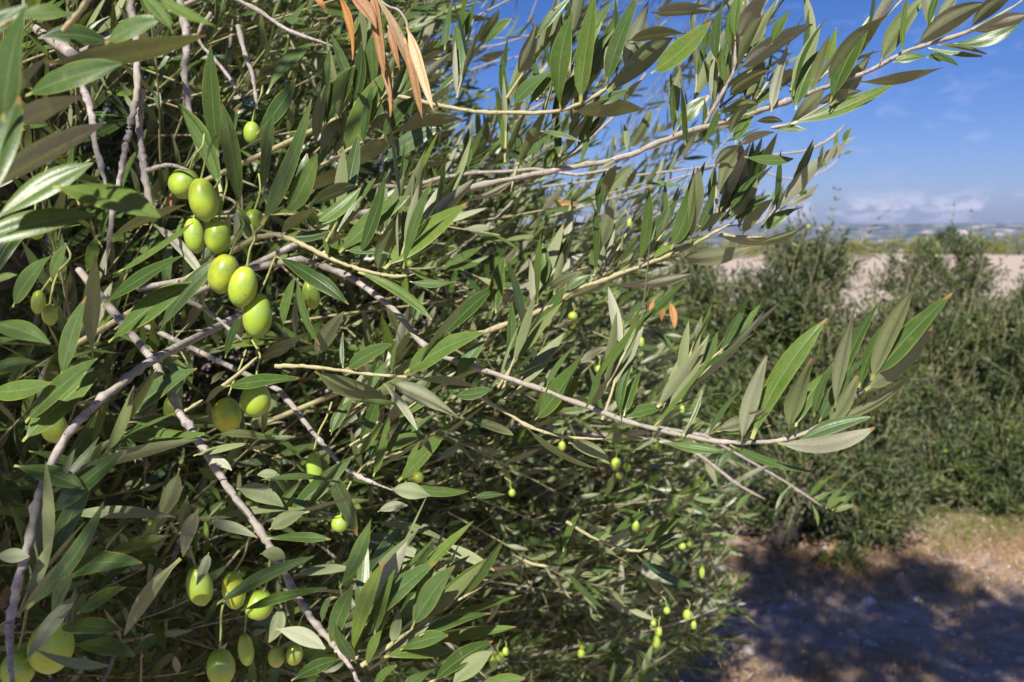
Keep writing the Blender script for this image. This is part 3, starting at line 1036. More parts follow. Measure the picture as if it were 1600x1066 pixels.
# unseen shoots added overhead towards the sun to keep the left view in shade
nb_ = 9000
tgt = np.stack([P(*a) for a in zip(rf.uniform(-420, 225, nb_), rf.uniform(-150, 1150, nb_), rf.uniform(0.25, 1.3, nb_))])
pp = tgt + SUN * ((rf.uniform(2.12, 2.75, nb_) - tgt[:, 2]) / SUN[2])[:, None]
qx, qy, qd = proj(pp)
dd_ = nrm(rf.normal(size=(nb_, 3)) * (1, 1, 0.4) + (0.2, 0.1, 0)); ll_ = rf.uniform(0.12, 0.24, nb_)
def outside(q):
    x, y, d = proj(q); return ~((d > 0) & (x > -150) & (x < 1750) & (y > -150) & (y < 1200))
bad = np.zeros(nb_, bool)
for e_ in (-0.3, 0.0, 0.5, 1.0, 1.15):
    pe = pp + dd_ * ll_[:, None] * e_
    for yk, lim in ((0.3, 230), (0.4, 250), (0.5, 270), (0.65, 330), (0.9, 420), (1.2, 480)):
        kk = (pe[:, 1] - yk) / SUN[1]; q = pe - SUN * kk[:, None]; ax_, ay_, ad_ = proj(q)
        bad |= (kk > 0) & (ax_ > lim) & (ax_ < 1650) & (ay_ > -60) & (ay_ < 1130)
kb = outside(pp) & outside(pp + dd_ * ll_[:, None]) & (rf.uniform(size=nb_) < 0.95) & ~(bad & (rf.uniform(size=nb_) > 0.010)) & (np.linalg.norm(pp - C0, axis=1) > 0.4)
print('overhead', kb.sum())
p0 = np.vstack([p0, pp[kb]]); D0 = np.vstack([D0, dd_[kb]]); L0 = np.concatenate([L0, ll_[kb]])
(B, A, Nn, Ll, Wl), cen = shoots(p0, D0, L0, 11, 0.048, 0.165, up=0.18, ang=0.75, bend=0.15, rg=rf, nup=0.45, jitter=0.25, nrand=0.55)
merged.add(*leaf_batch(B, A, Nn, Ll, Wl, rf.uniform(0, 1, len(B)), nl=7, nw=2, curve=rf.normal(0.02, 0.14, len(B))))
rs = np.random.default_rng(19); Pb, Db, Lb = [], [], []
for gi, cnt, x0, x1, ang in ((1, 11, 760, 1500, 62), (2, 5, 1100, 1150, 60), (18, 8, 690, 950, 60), (20, 10, 800, 1120, 55), (8, 7, 390, 560, 10), (11, 4, 15, 70, 50), (21, 2, 1130, 1190, 50), (7, 4, 760, 930, 50), (25, 6, 450, 600, 40), (0, 4, 800, 1050, 50), (4, 6, 480, 640, 60), (16, 8, 480, 610, 62), (23, 5, 440, 600, 30)):
    pa = np.array(HG[gi][0]); order = np.argsort(pa[:, 0])
    for _ in range(cnt):
        x = rs.uniform(x0, x1); y = np.interp(x, pa[order, 0], pa[order, 1]); d = np.interp(x, pa[order, 0], pa[order, 2]) + rs.uniform(0.004, 0.02)
        a = R(ang + rs.normal(0, 16)); Pb.append(P(x, y, d)); Db.append(CX * math.cos(a) + CY * math.sin(a) + CF * rs.uniform(-0.1, 0.7)); Lb.append(rs.uniform(0.03, 0.075))
(B, A, Nn, Ll, Wl), cenb = shoots(np.array(Pb), nrm(np.array(Db)), np.array(Lb), 3, 0.043, 0.17, up=0.3, ang=0.5, bend=0.2, rg=rs, jitter=0.15, nup=0.4, nrand=0.4)
merged.add(*leaf_batch(B, A, Nn, Ll, Wl, rs.uniform(0, 1, len(B)), nl=10, nw=4, curve=rs.normal(0.03, 0.1, len(B))))
cenb = cenb[:, 2:]
fo = merged.build('foliage', M_leaf, tree, origin=TB); fo['kind'] = 'stuff'
V, F = tubes_batch(cen, rf.uniform(0.001, 0.0016, len(cen)), rf.uniform(0.0005, 0.0008, len(cen)))
tw = Acc(); tw.add(V, F); tw.add(*tubes_batch(cenb, np.full(len(cenb), .0010), np.full(len(cenb), .0006), 6))
# bare grey twigs threading the crown
n = 3600
p1, D1, L1 = sample_fill(n, rf.uniform(0.25, 0.55, n), rf)
k = rf.uniform(size=len(p1)) < 0.8; p1, D1, L1 = p1[k], D1[k], L1[k]
Bd = nrm(rf.normal(size=(len(p1), 3)) + np.array((0, 0, -0.3))); tt = np.linspace(-0.3, 1, 10)
cen = np.stack([p1 + D1 * (L1 * t)[:, None] + Bd * (L1 * 0.22 * t * t)[:, None] + rf.normal(0, 0.0025, p1.shape) for t in tt], 1)
V, F = tubes_batch(cen, rf.uniform(0.0022, 0.0042, len(cen)), rf.uniform(0.001, 0.002, len(cen)), 5)
tb = Acc(); tb.add(V, F)
to = tw.build('young_shoots', M_twig, tree, origin=TB); to['kind'] = 'stuff'
to = tb.build('twigs', M_bark, tree, origin=TB); to['kind'] = 'stuff'

def gnarly_trunk(base, h, r, seed, lean=(0, 0), name='trunk', parent=None):
    rg = np.random.default_rng(seed)
    t = np.linspace(0, 1, 14); pts = np.stack([base[0] + lean[0] * t + 0.06 * h * np.sin(t * 5 + seed), base[1] + lean[1] * t + 0.05 * h * np.cos(t * 4 + seed), base[2] - 0.05 + (h + .05) * t], 1)
    rad = r * (1.0 - 0.35 * t + 0.5 * np.exp(-t * 9))
    ns = 22; V, F = tube(pts, rad, ns, 0, seed)
    Vv = V[:14 * ns].reshape(14, ns, 3); th = np.linspace(0, 2 * math.pi, ns, endpoint=False)
    ridge = 1 + 0.13 * np.sin(th * 4 + t[:, None] * 5 + seed) + 0.08 * np.sin(th * 9 - t[:, None] * 9) + rg.normal(0, 0.03, (14, ns))
    Vv[:] = pts[:, None] + (Vv - pts[:, None]) * ridge[..., None]
    V[:14 * ns] = Vv.reshape(-1, 3)
    return make_mesh(name, V, F, M_trunk, parent, origin=base), pts[-1]
tk, ttop = gnarly_trunk(TB, 0.95, 0.19, 3, (0.12, -0.05), parent=tree)
rl = np.random.default_rng(8)
targets = [(-0.7, 0.95, 1.5), (-0.35, 1.3, 1.25), (-0.15, 1.9, 1.5), (-0.4, 1.0, 2.1), (-1.0, 0.9, 2.4), (-1.9, 1.2, 2.3), (-1.5, 2.5, 2.4), (-0.6, 2.3, 2.3), (0.2, 2.3, 1.2), (-0.9, 0.8, 1.2), (-2.3, 1.9, 1.7), (-0.75, 0.3, 2.2)]
for i, tg in enumerate(targets):
    tg = np.array(tg); s = ttop - np.array((0, 0, rl.uniform(0.02, 0.3)))
    mid = s * 0.55 + tg * 0.45 + np.array((0, 0, 0.22)) + rl.normal(0, 0.08, 3)
    c = catmull([s, mid, tg], 9); c[1:-1] += rl.normal(0, 0.012, (len(c) - 2, 3))
    V, F = tube(c, np.linspace(0.045, 0.008, len(c)), 10, 0.2, i)
    make_mesh('limb', V, F, M_bark, tree, origin=s)

# ================================================================== OTHER OLIVE TREES
def olive_tree(base, lobes, nsh, label, seed, trunk_h, trunk_r, trunks=1, ll=0.040, name='olive_tree', nol=40, lean0=None):
    rg = np.random.default_rng(seed); base = np.asarray(base, float)
    t = empty(name, base, label, 'tree', 'olive trees of the grove')
    vol = np.array([l[3] * l[4] * l[5] for l in lobes]); pr = vol ** 0.75; pr /= pr.sum()
    which = rg.choice(len(lobes), nsh, p=pr)
    lb = np.array(lobes)[which]
    K = 16; cu = nrm(rg.normal(size=(len(lobes), K, 3))); pick = rg.integers(0, K, nsh)
    loose = (rg.uniform(size=nsh) < 0.22)[:, None]
    u = nrm(np.where(loose, rg.normal(size=(nsh, 3)), cu[which, pick] + rg.normal(0, 0.26, (nsh, 3)))); rr = np.where(loose[:, 0], rg.uniform(0.1, 1, nsh), 0.78 + rg.normal(0, 0.17, nsh) + (cu[which, pick, 0] * 0.12))
    clump = 1 + 0.18 * np.sin(u[:, 0] * 7 + lb[:, 0] * 9) * np.cos(u[:, 2] * 6 + seed) + 0.1 * np.sin(u[:, 1] * 13)
    p = lb[:, :3] + u * (rr * clump)[:, None] * lb[:, 3:6]
    D = nrm(u * 0.7 + np.array((0, 0, 0.35)) + rg.normal(0, 0.4, (nsh, 3)))
    top = (u[:, 2] > 0.55) & (rg.uniform(size=nsh) < 0.07)
    L = np.where(top, rg.uniform(0.25, 0.5, nsh), rg.uniform(0.09, 0.2, nsh))
    D[top] = nrm(D[top] * 0.4 + np.array((0, 0, 1)))
    k = p[:, 2] > 0.06
    p, D, L = p[k], D[k], L[k]
    (B, A, Nn, Ll, Wl), cen = shoots(p, D, L, 9, ll, 0.25, up=0.1, ang=0.95, rg=rg, bend=0.25, jitter=0.4, nrand=0.6)
    # sunlit and shaded patches of the far crown are put into the leaf tone
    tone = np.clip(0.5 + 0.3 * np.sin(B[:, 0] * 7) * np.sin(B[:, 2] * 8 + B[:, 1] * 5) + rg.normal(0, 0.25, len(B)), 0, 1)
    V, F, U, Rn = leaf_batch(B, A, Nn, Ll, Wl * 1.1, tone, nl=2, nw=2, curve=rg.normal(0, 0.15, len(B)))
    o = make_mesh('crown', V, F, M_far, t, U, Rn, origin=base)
    V, F = tubes_batch(cen, np.full(len(cen), 0.0025), np.full(len(cen), 0.0012), 3)
    o = make_mesh('twigs', V, F, M_twig, t, origin=base); o['kind'] = 'stuff'
    for q in range(trunks):
        lean = (rg.uniform(-0.25, 0.25) + (q - (trunks - 1) / 2) * 0.35, rg.uniform(-0.1, 0.15))
        if lean0: lean = lean0
        b2 = base + np.array(((q - (trunks - 1) / 2) * trunk_r * 1.1, rg.uniform(-0.05, 0.05), 0))
        tk, tp = gnarly_trunk(b2, trunk_h, trunk_r, seed + q, lean, parent=t)
        for i in rg.choice(len(lobes), 4):
            tg = np.array(lobes[i][:3]) + rg.normal(0, 0.1, 3)
            c = catmull([tp - (0, 0, .08), (tp + tg) / 2 + rg.normal(0, .06, 3), tg], 6)
            V, F = tube(c, np.linspace(trunk_r * 0.5, 0.012, len(c)), 8, 0.15, int(i))
            make_mesh('limb', V, F, M_trunk, t, origin=tp)
    for i in range(nol):
        q = B[rg.integers(len(B))]
        if q[2] < 0.2: continue
        c = q - np.array((0, 0.02, 0.02)); s = 0.011
        ph = np.linspace(0, math.pi, 7); th_ = np.linspace(0, 2 * math.pi, 8, endpoint=False)
        V = np.stack([np.sin(ph)[:, None] * np.cos(th_) * .8, np.sin(ph)[:, None] * np.sin(th_) * .8, np.broadcast_to(np.cos(ph)[:, None] * 1.1, (7, 8))], -1).reshape(-1, 3) * s
        ii = np.arange(6)[:, None] * 8; j = np.arange(8)[None, :]
        F = np.stack([ii + j, ii + 8 + j, ii + 8 + (j + 1) % 8, ii + (j + 1) % 8], -1).reshape(-1, 4)
        make_mesh('olive', V + c, F, M_olive, t, origin=c)
    return t

def lobe(px, py, d, rx, ry, rdepth=None):
    c = P(px, py, d); return (*c, rx / FPX * d, rdepth if rdepth else rx / FPX * d * 0.9, ry / FPX * d)
b2 = G(1205, 845); b3 = G(1500, 800)
olive_tree(b2, [lobe(1245, 490, 4.7, 75, 85), lobe(1130, 530, 4.9, 70, 85), lobe(1180, 620, 4.7, 110, 100), lobe(1290, 620, 4.5, 95, 110), lobe(1120, 680, 4.8, 80, 90),
                lobe(1310, 720, 4.3, 85, 100), lobe(1250, 740, 4.6, 80, 70), lobe(1255, 415, 4.8, 38, 50), lobe(1050, 600, 5.0, 70, 130), lobe(1085, 480, 5.2, 55, 60), lobe(1350, 800, 4.15, 55, 60), lobe(1290, 780, 4.3, 55, 50), lobe(1130, 740, 4.7, 80, 60), lobe(1100, 760, 4.8, 70, 70), lobe(1150, 800, 4.35, 60, 42), lobe(1235, 750, 4.1, 62, 48)],
           9500, 'dark bushy olive tree with a leaning trunk, standing just beyond the outermost leafy branch', 21, 0.62, 0.062, 1, nol=30, lean0=(0.32, -0.05))
olive_tree(b3, [lobe(1475, 540, 5.3, 75, 85), lobe(1560, 620, 5.1, 95, 110), lobe(1430, 640, 5.1, 85, 100), lobe(1500, 730, 4.9, 100, 75), lobe(1650, 620, 5.3, 100, 110),
                lobe(1418, 450, 5.6, 26, 55), lobe(1495, 440, 5.6, 34, 50), lobe(1580, 740, 4.8, 100, 75), lobe(1400, 560, 5.4, 55, 70), lobe(1640, 750, 4.9, 90, 80), lobe(1450, 760, 4.7, 70, 60), lobe(1540, 790, 4.7, 90, 45), lobe(1620, 800, 4.7, 70, 45)],
           11500, 'round olive tree speckled with fruit at the right edge, above pale path', 33, 0.45, 0.08, 2, nol=45)
# the neighbour whose shade lies on the ground at the right
nb = np.array((2.45, -0.75, 0.0))
olive_tree(nb, [(0.15, 0.14, 3.2, .42, .42, .3), (0.75, -0.01, 3.2, .5, .42, .35), (1.4, -0.26, 3.15, .5, .42, .4), (2.1, -0.43, 3.1, .5, .45, .4), (2.8, -0.58, 2.9, .55, .5, .5), (0.6, -0.43, 3.1, .42, .35, .3), (1.25, -0.63, 3.0, .45, .4, .4), (2.0, -0.88, 2.8, .6, .5, .5), (0.2, -0.18, 3.15, .25, .25, .2)],
           4600, 'olive tree standing beside the viewer, seen only by its broad shadow', 55, 1.9, 0.12, 1, ll=0.052, nol=0)

# far scrub at the edge of the pale field ------------------------------------
def shrub(px, py, dist, wpx, hpx, m, label, seed, cat='shrub', name='shrub', grp='scrub along the far edge of the field'):
    rg = np.random.default_rng(seed)
    r = P(px, py, 1.0) - C0; r = r / r[1]; base = C0 + r * dist; base[2] = ground_z(base[0], base[1])
    w = wpx / FPX * dist; h = hpx / FPX * dist
    n = 1500; u = nrm(rg.normal(size=(n, 3))); u[:, 2] = np.abs(u[:, 2])
    lob = 1 + 0.22 * np.sin(u[:, 0] * 6 + seed) * np.cos(u[:, 1] * 5 + seed) + 0.12 * np.sin(u[:, 2] * 9 + seed * 2)
    p = base + u * (rg.uniform(0.4, 1, n) ** 0.4 * lob)[:, None] * np.array((w / 2, w / 2, h))
    A = nrm(u * 0.6 + rg.normal(0, 0.5, (n, 3)) + (0, 0, .4)); Nn = nrm(rg.normal(size=(n, 3)) + u)
    s = h * 0.13
    V, F, U, Rn = leaf_batch(p, A, Nn, rg.uniform(0.6, 1.3, n) * s, rg.uniform(0.6, 1.2, n) * s * 0.5, rg.uniform(0, 1, n), nl=2, nw=2)
    t = empty(name, base, label, cat, grp)
    make_mesh('crown', V, F, m, t, U, Rn, origin=base)
    for k in range(3):
        a = rg.uniform(0, 6.28); c = np.linspace(base - (0, 0, .05), base + np.array((math.cos(a) * w * .2, math.sin(a) * w * .2, h * .7)), 6)
        V, F = tube(c, np.linspace(0.04, 0.012, 6) * h, 6)
        make_mesh('stem', V, F, M_trunk, t, origin=base)
    return t

def ground_z(x, y):
    x = np.asarray(x, float); y = np.asarray(y, float)
    r = np.hypot(x, y)
    z = 0.035 * np.sin(x * 1.3 + 0.5) * np.sin(y * 1.1 + 1.0) * np.clip((r - 1) / 3, 0, 1)
    z = z + 0.25 * np.clip((r - 12) / 40, 0, 1) * np.sin(x * 0.12 + 1.0) * np.cos(y * 0.07)
    z = z - 70 * np.clip((r - 72) / 900, 0, 1) ** 0.8
    return z

# ================================================================== GROUND
def N_Y(nt, o):
    s = N(nt, 'ShaderNodeSeparateXYZ'); nt.links.new(o, s.inputs[0]); return s.outputs[1]

def ground():
    radii = np.concatenate([np.linspace(0.0, 8, 120), np.geomspace(8.2, 4200, 130)])
    na = 300; th = np.linspace(0, 2 * math.pi, na, endpoint=False)
    X = radii[:, None] * np.sin(th); Y = radii[:, None] * np.cos(th)
    Z = ground_z(X, Y) + rng.normal(0, 0.004, X.shape) * (radii[:, None] < 9)
    V = np.stack([X, Y, Z], -1).reshape(-1, 3)
    n = len(radii); i = np.arange(n - 1)[:, None] * na; j = np.arange(na)[None, :]
    F = np.stack([i + j, i + na + j, i + na + (j + 1) % na, i + (j + 1) % na], -1).reshape(-1, 4)
    m, nt, out = mat('dry_earth'); L = nt.links.new
    tc = N(nt, 'ShaderNodeTexCoord'); o = tc.outputs['Object']
    def nz(scale, detail=5.0, rough=0.6):
        q = N(nt, 'ShaderNodeTexNoise', Scale=scale, Detail=detail, Roughness=rough); L(o, q.inputs['Vector']); return q.outputs[0]
    a = nz(1.1); b = nz(14.0, 7.0, 0.7); c = nz(90.0, 5.0, 0.7); e = nz(0.35, 4.0)
    soil = ramp(nt, b, [(0.3, (0.27, 0.185, 0.145)), (0.5, (0.39, 0.285, 0.235)), (0.7, (0.52, 0.405, 0.35))]).outputs[0]
    dry = ramp(nt, c, [(0.3, (0.18, 0.09, 0.045)), (0.7, (0.38, 0.22, 0.10))]).outputs[0]
    strip = math_(nt, 'SUBTRACT', 1.0, math_(nt, 'MULTIPLY', math_(nt, 'ABSOLUTE', math_(nt, 'SUBTRACT', N_Y(nt, o), 3.85)), 2.2), clamp=True)
    f = math_(nt, 'MULTIPLY', ramp(nt, math_(nt, 'ADD', a, math_(nt, 'MULTIPLY', math_(nt, 'SUBTRACT', strip, 0.6), 0.16)), [(0.46, (0, 0, 0)), (0.56, (1, 1, 1))]).outputs[0], ramp(nt, b, [(0.35, (0.2, .2, .2)), (0.6, (1, 1, 1))]).outputs[0])
    col = mixc(nt, math_(nt, 'MULTIPLY', f, 0.75), soil, dry)
    # distance from the viewer's tree decides orchard litter / pale ploughed field: a real boundary on the land
    sep = N(nt, 'ShaderNodeSeparateXYZ'); L(o, sep.inputs[0])
    fld = math_(nt, 'MULTIPLY', math_(nt, 'SUBTRACT', math_(nt, 'ADD', sep.outputs[1], math_(nt, 'MULTIPLY', e, 3.0)), 10.0), 0.25, clamp=True)
    pale = ramp(nt, b, [(0.3, (0.32, 0.25, 0.205)), (0.7, (0.50, 0.41, 0.35))]).outputs[0]
    pale = mixc(nt, ramp(nt, nz(0.12, 4.0), [(0.55, (0, 0, 0)), (0.75, (0.6, .6, .6))]).outputs[0], pale, (0.40, 0.33, 0.22))
    col = mixc(nt, fld, col, pale)
    # olive green weeds beyond the path
    w1 = math_(nt, 'MULTIPLY', math_(nt, 'SUBTRACT', sep.outputs[1], 4.6), 4.0, clamp=True); w2 = math_(nt, 'MULTIPLY', math_(nt, 'SUBTRACT', 6.6, sep.outputs[1]), 2.0, clamp=True)
    wf = math_(nt, 'MULTIPLY', math_(nt, 'MULTIPLY', w1, w2), ramp(nt, nz(5.0), [(0.42, (0, 0, 0)), (0.55, (1, 1, 1))]).outputs[0])
    col = mixc(nt, math_(nt, 'MULTIPLY', wf, 0.6), col, (0.26, 0.23, 0.11))
    # far country: scrub and bare earth
    far = math_(nt, 'MULTIPLY', math_(nt, 'SUBTRACT', sep.outputs[1], 70.0), 0.03, clamp=True)
    fc = ramp(nt, nz(0.02, 8.0, 0.7), [(0.42, (0.09, 0.11, 0.05)), (0.6, (0.42, 0.36, 0.28))]).outputs[0]
    col = mixc(nt, far, col, fc)
    pb = N(nt, 'ShaderNodeBsdfPrincipled', Roughness=0.95); L(col, pb.inputs['Base Color']); pb.inputs['Specular IOR Level'].default_value = 0.15
    hh = math_(nt, 'ADD', math_(nt, 'MULTIPLY', b, 1.0), math_(nt, 'MULTIPLY', c, 0.35))
    bp = N(nt, 'ShaderNodeBump', Strength=0.6, Distance=0.035); L(hh, bp.inputs['Height']); L(bp.outputs[0], pb.inputs['Normal'])
    L(pb.outputs[0], out.inputs['Surface'])
    g = make_mesh('ground', V, F, m); structure(g); return g
ground()

def hills():
    n1, n2 = 360, 46
    az = np.linspace(-1.1, 1.1, n1); t = np.linspace(0, 1, n2)
    rg = np.random.default_rng(3)
    def fbm(x, seed, octs=6):
        r = np.random.default_rng(seed); y = 0
        for o in range(octs): y = y + np.sin(x * (2.1 ** o) * 3 + r.uniform(0, 6)) / (1.75 ** o)
        return y
    R0, R1 = 2700.0, 3900.0
    X = []; 
    ridge = 26 + 7 * fbm(az * 1.4, 5) + 8 * np.clip(az * 2, -1, 1)
    V = np.zeros((n2, n1, 3))
    for i in range(n2):
        r = R0 + (R1 - R0) * t[i] + 40 * fbm(az * 5 + i * 0.15, 9, 4)
        prof = np.clip(t[i] * 1.15, 0, 1); prof = 0.25 * prof + 0.75 * prof ** 2.1
        gul = 7 * fbm(az * 9 + t[i] * 1.5, 17, 5) * math.sin(math.pi * min(1, t[i])) 
        z = -72 + (ridge + 72) * prof + gul + (9 * ((t[i] * 5) % 1) if t[i] > 0.3 else 0)
        V[i] = np.stack([np.sin(az) * r, np.cos(az) * r, z], -1)
    i = np.arange(n2 - 1)[:, None] * n1; j = np.arange(n1 - 1)[None, :]
    F = np.stack([i + j, i + j + 1, i + n1 + j + 1, i + n1 + j], -1).reshape(-1, 4)
    m, nt, out = mat('hill_slopes'); L = nt.links.new
    tc = N(nt, 'ShaderNodeTexCoord'); mp = N(nt, 'ShaderNodeMapping'); L(tc.outputs['Object'], mp.inputs[0]); mp.inputs['Scale'].default_value = (1, 1, 5)
    q = N(nt, 'ShaderNodeTexNoise', Scale=0.014, Detail=9.0, Roughness=0.68); L(mp.outputs[0], q.inputs['Vector'])
    q2 = N(nt, 'ShaderNodeTexNoise', Scale=0.05, Detail=6.0, Roughness=0.7); L(mp.outputs[0], q2.inputs['Vector'])
    c = ramp(nt, q.outputs[0], [(0.44, (0.05, 0.065, 0.035)), (0.54, (0.12, 0.11, 0.07)), (0.62, (0.60, 0.50, 0.40))]).outputs[0]
    c = mixc(nt, ramp(nt, q2.outputs[0], [(0.45, (0, 0, 0)), (0.6, (0.7, .7, .7))]).outputs[0], c, (0.10, 0.11, 0.06))
    pb = N(nt, 'ShaderNodeBsdfPrincipled', Roughness=1.0); L(c, pb.inputs['Base Color']); L(pb.outputs[0], out.inputs['Surface'])
    h = make_mesh('hills', V.reshape(-1, 3), F, m); structure(h)
hills()

# shrubs
specs = [(1150, 380, 56, 60, 26), (1195, 382, 60, 50, 22), (1262, 384, 52, 46, 24), (1330, 385, 50, 52, 26), (1350, 386, 58, 44, 22), (1400, 384, 60, 60, 24), (1442, 380, 56, 48, 26), (1520, 380, 60, 70, 28), (1552, 386, 55, 52, 22), (1592, 380, 58, 66, 28), (1640, 380, 60, 70, 28), (1700, 380, 60, 60, 26), (1090, 382, 60, 60, 24)]
sl = ['low yellow-green shrub just left of the tall olive shoots', 'small yellowish shrub in the gap beside the near branch', 'green and yellow shrub behind the tall olive shoots', 'brightest yellow-green shrub, first one right of the tall shoots',
      'yellowish shrub at the left end of the pale field', 'wide low mustard shrub on the field edge, below the blue hills', 'tawny shrub directly left of the dark green bush', 'broad mustard-yellow shrub directly right of the dark green bush',
      'small tawny shrub between two broad yellow ones', 'broad yellow shrub cut by the right edge of the view', 'yellow shrub beyond the right edge of the view', 'tawny shrub furthest along the hedge line to the right', 'yellow-green shrub glimpsed through the near leaves']
for i, (a, s_) in enumerate(zip(specs, sl)):
    shrub(a[0], a[1], a[2], a[3], a[4], M_yel, s_, 60 + i)
shrub(1482, 378, 57, 56, 40, M_dk, 'dark green rounded bush rising above the yellow scrub line', 90)
shrub(1448, 380, 52, 26, 24, M_dk, 'small dark green bush touching the larger dark one', 91)
# dark bush at the right edge in the field
b5 = G(1625, 492)
shrub(1640, 470, 15, 110, 80, M_dk, 'dark bush in the pale field at the far right edge', 97, grp=None)

# ground cover ---------------------------------------------------------------
def scatter(n, lo, hi, rg):
    x = rg.uniform(lo[0], hi[0], n); y = rg.uniform(lo[1], hi[1], n); return np.stack([x, y, ground_z(x, y)], -1)
rg = np.random.default_rng(77)
n = 16000
p = scatter(n, (-1.0, 1.6), (4.2, 6.5), rg)
patch = np.exp(-((p[:, 1] - 3.75) / 0.45) ** 2) * 1.3 + rg.normal(0, 0.6, n) + 0.25 * np.sin(p[:, 0] * 2.3 + 1) > 0.75; p = p[patch]; n = len(p); p[:, 2] += 0.004
A = nrm(np.stack([rg.normal(size=n), rg.normal(size=n), rg.normal(0, 0.15, n)], -1)); Nn = nrm(np.stack([rg.normal(0, .35, n), rg.normal(0, .35, n), np.ones(n)], -1))
V, F, U, Rn = leaf_batch(p, A, Nn, rg.uniform(0.03, 0.06, n), rg.uniform(0.008, 0.014, n), rg.uniform(0, 1, n), nl=3, nw=2)
o = make_mesh('fallen_leaves', V, F, M_litter, None, U, Rn); tag(o, 'fallen dry leaves strewn over the earth under the trees', 'leaf litter', kind='stuff')

def stones():
    rg = np.random.default_rng(5); n = 5200
    p = scatter(n, (-0.8, 1.6), (4.5, 7.0), rg)
    s = rg.pareto(2.6, n) * 0.006 + 0.004; s = np.clip(s, 0, 0.05)
    ph = np.linspace(0, math.pi, 5); th = np.linspace(0, 2 * math.pi, 7, endpoint=False)
    T = np.stack([np.sin(ph)[:, None] * np.cos(th), np.sin(ph)[:, None] * np.sin(th), np.broadcast_to(np.cos(ph)[:, None] * 0.6, (5, 7))], -1).reshape(-1, 3)
    V = T[None] * s[:, None, None] * rg.uniform(0.7, 1.3, (n, 35, 1)) * rg.uniform(0.6, 1.3, (n, 1, 3)) + p[:, None]
    i = np.arange(4)[:, None] * 7; j = np.arange(7)[None, :]
    f = np.stack([i + j, i + 7 + j, i + 7 + (j + 1) % 7, i + (j + 1) % 7], -1).reshape(-1, 4)
    F = (f[None] + (np.arange(n) * 35)[:, None, None]).reshape(-1, 4)
    m = bark('limestone', (0.35, 0.30, 0.26), (0.62, 0.57, 0.52), (0.48, 0.42, 0.36), scale=60)
    o = make_mesh('gravel', V.reshape(-1, 3), F, m, smooth=False); tag(o, 'loose pale pebbles on the dry earth', 'gravel', kind='stuff')
stones()

def grass(name, centers, nper, spread, hgt, m, label, seed):
    rg = np.random.default_rng(seed); c = np.repeat(centers, nper, 0); n = len(c)
    p = c + np.stack([rg.normal(0, spread, n), rg.normal(0, spread, n), np.zeros(n)], -1); p[:, 2] = ground_z(p[:, 0], p[:, 1])
    A = nrm(np.stack([rg.normal(0, .5, n), rg.normal(0, .5, n), np.ones(n)], -1)); Nn = rg.normal(size=(n, 3))
    V, F, U, Rn = leaf_batch(p, A, Nn, rg.uniform(0.5, 1.2, n) * hgt, np.full(n, hgt * 0.05), rg.uniform(0, 1, n), nl=3, nw=1, curve=rg.normal(0, 0.35, n))
    o = make_mesh(name, V, F, m, None, U, Rn); tag(o, label, 'grass', kind='stuff')
cs = np.array([G(rg.uniform(1050, 1640), rg.uniform(860, 935)) for _ in range(150)] + [G(rg.uniform(1000, 1300), rg.uniform(1000, 1120)) for _ in range(50)] + [G(rg.uniform(1250, 1640), rg.uniform(935, 1066)) for _ in range(35)])
grass('dry_grass', cs, 34, 0.05, 0.055, M_grassdry, 'short straw-coloured dry grass tufts on the earth', 5)
cs = np.array([G(rg.uniform(1400, 1660), rg.uniform(800, 865)) for _ in range(60)])
grass('green_grass', cs, 40, 0.06, 0.06, leaf_material('weed', [(0.12, 0.14, 0.03), (0.2, 0.2, 0.06)], [(0.14, 0.16, 0.05), (0.2, 0.2, 0.06)], detail=False), 'olive green weeds growing beyond the pale path', 6)

def plant(px, py, h, m, label, seed, ll, n=90):
    rg = np.random.default_rng(seed); b = G(px, py); b[2] = ground_z(b[0], b[1])
    t = empty('small_plant', b, label, 'plant')
    k = n; u = nrm(rg.normal(size=(k, 3)) + (0, 0, .8)); u[:, 2] = np.abs(u[:, 2])
    P0 = b + u * rg.uniform(0.05, 0.5, k)[:, None] * h
    (B, A, Nn, Ll, Wl), cen = shoots(P0, u, np.full(k, h * 0.5), 5, ll, 0.3, rg=rg)
    V, F, U, Rn = leaf_batch(B, A, Nn, Ll, Wl, rg.uniform(0, 1, len(B)), nl=3, nw=2)
    make_mesh('foliage', V, F, m, t, U, Rn, origin=b)
    cen = np.stack([b + (P0 - b) * s for s in np.linspace(0, 1, 5)], 1)
    V, F = tubes_batch(cen, np.full(k, .003), np.full(k, .0015)); o = make_mesh('stem', V, F, M_twig, t, origin=b); o['kind'] = 'stuff'
plant(1322, 880, 0.13, M_far, 'small grey-green seedling bush in front of the leaning trunk', 1, 0.022)
plant(1290, 878, 0.06, M_yel, 'tiny bright green weed at the edge of the shade', 2, 0.03, 25)

# ================================================================== AIR
def haze_box():
    lo = np.array((-4400., -4400., -84.0)); hi = np.array((4400., 4400., 110.0))
    V = [(x, y, z) for x in (lo[0], hi[0]) for y in (lo[1], hi[1]) for z in (lo[2], hi[2])]
    F = [(0, 1, 3, 2), (4, 6, 7, 5), (0, 4, 5, 1), (2, 3, 7, 6), (0, 2, 6, 4), (1, 5, 7, 3)]
    m, nt, out = mat('air'); v = N(nt, 'ShaderNodeVolumePrincipled'); v.inputs['Color'].default_value = (0.42, 0.60, 1.0, 1); v.inputs['Density'].default_value = HAZE
    v.inputs['Anisotropy'].default_value = 0.2
    nt.links.new(v.outputs[0], out.inputs['Volume'])
    o = make_mesh('haze', V, F, m, smooth=False); tag(o, 'thin blue haze over the far hills', 'haze', kind='stuff')
HAZE = 0.00016
haze_box()

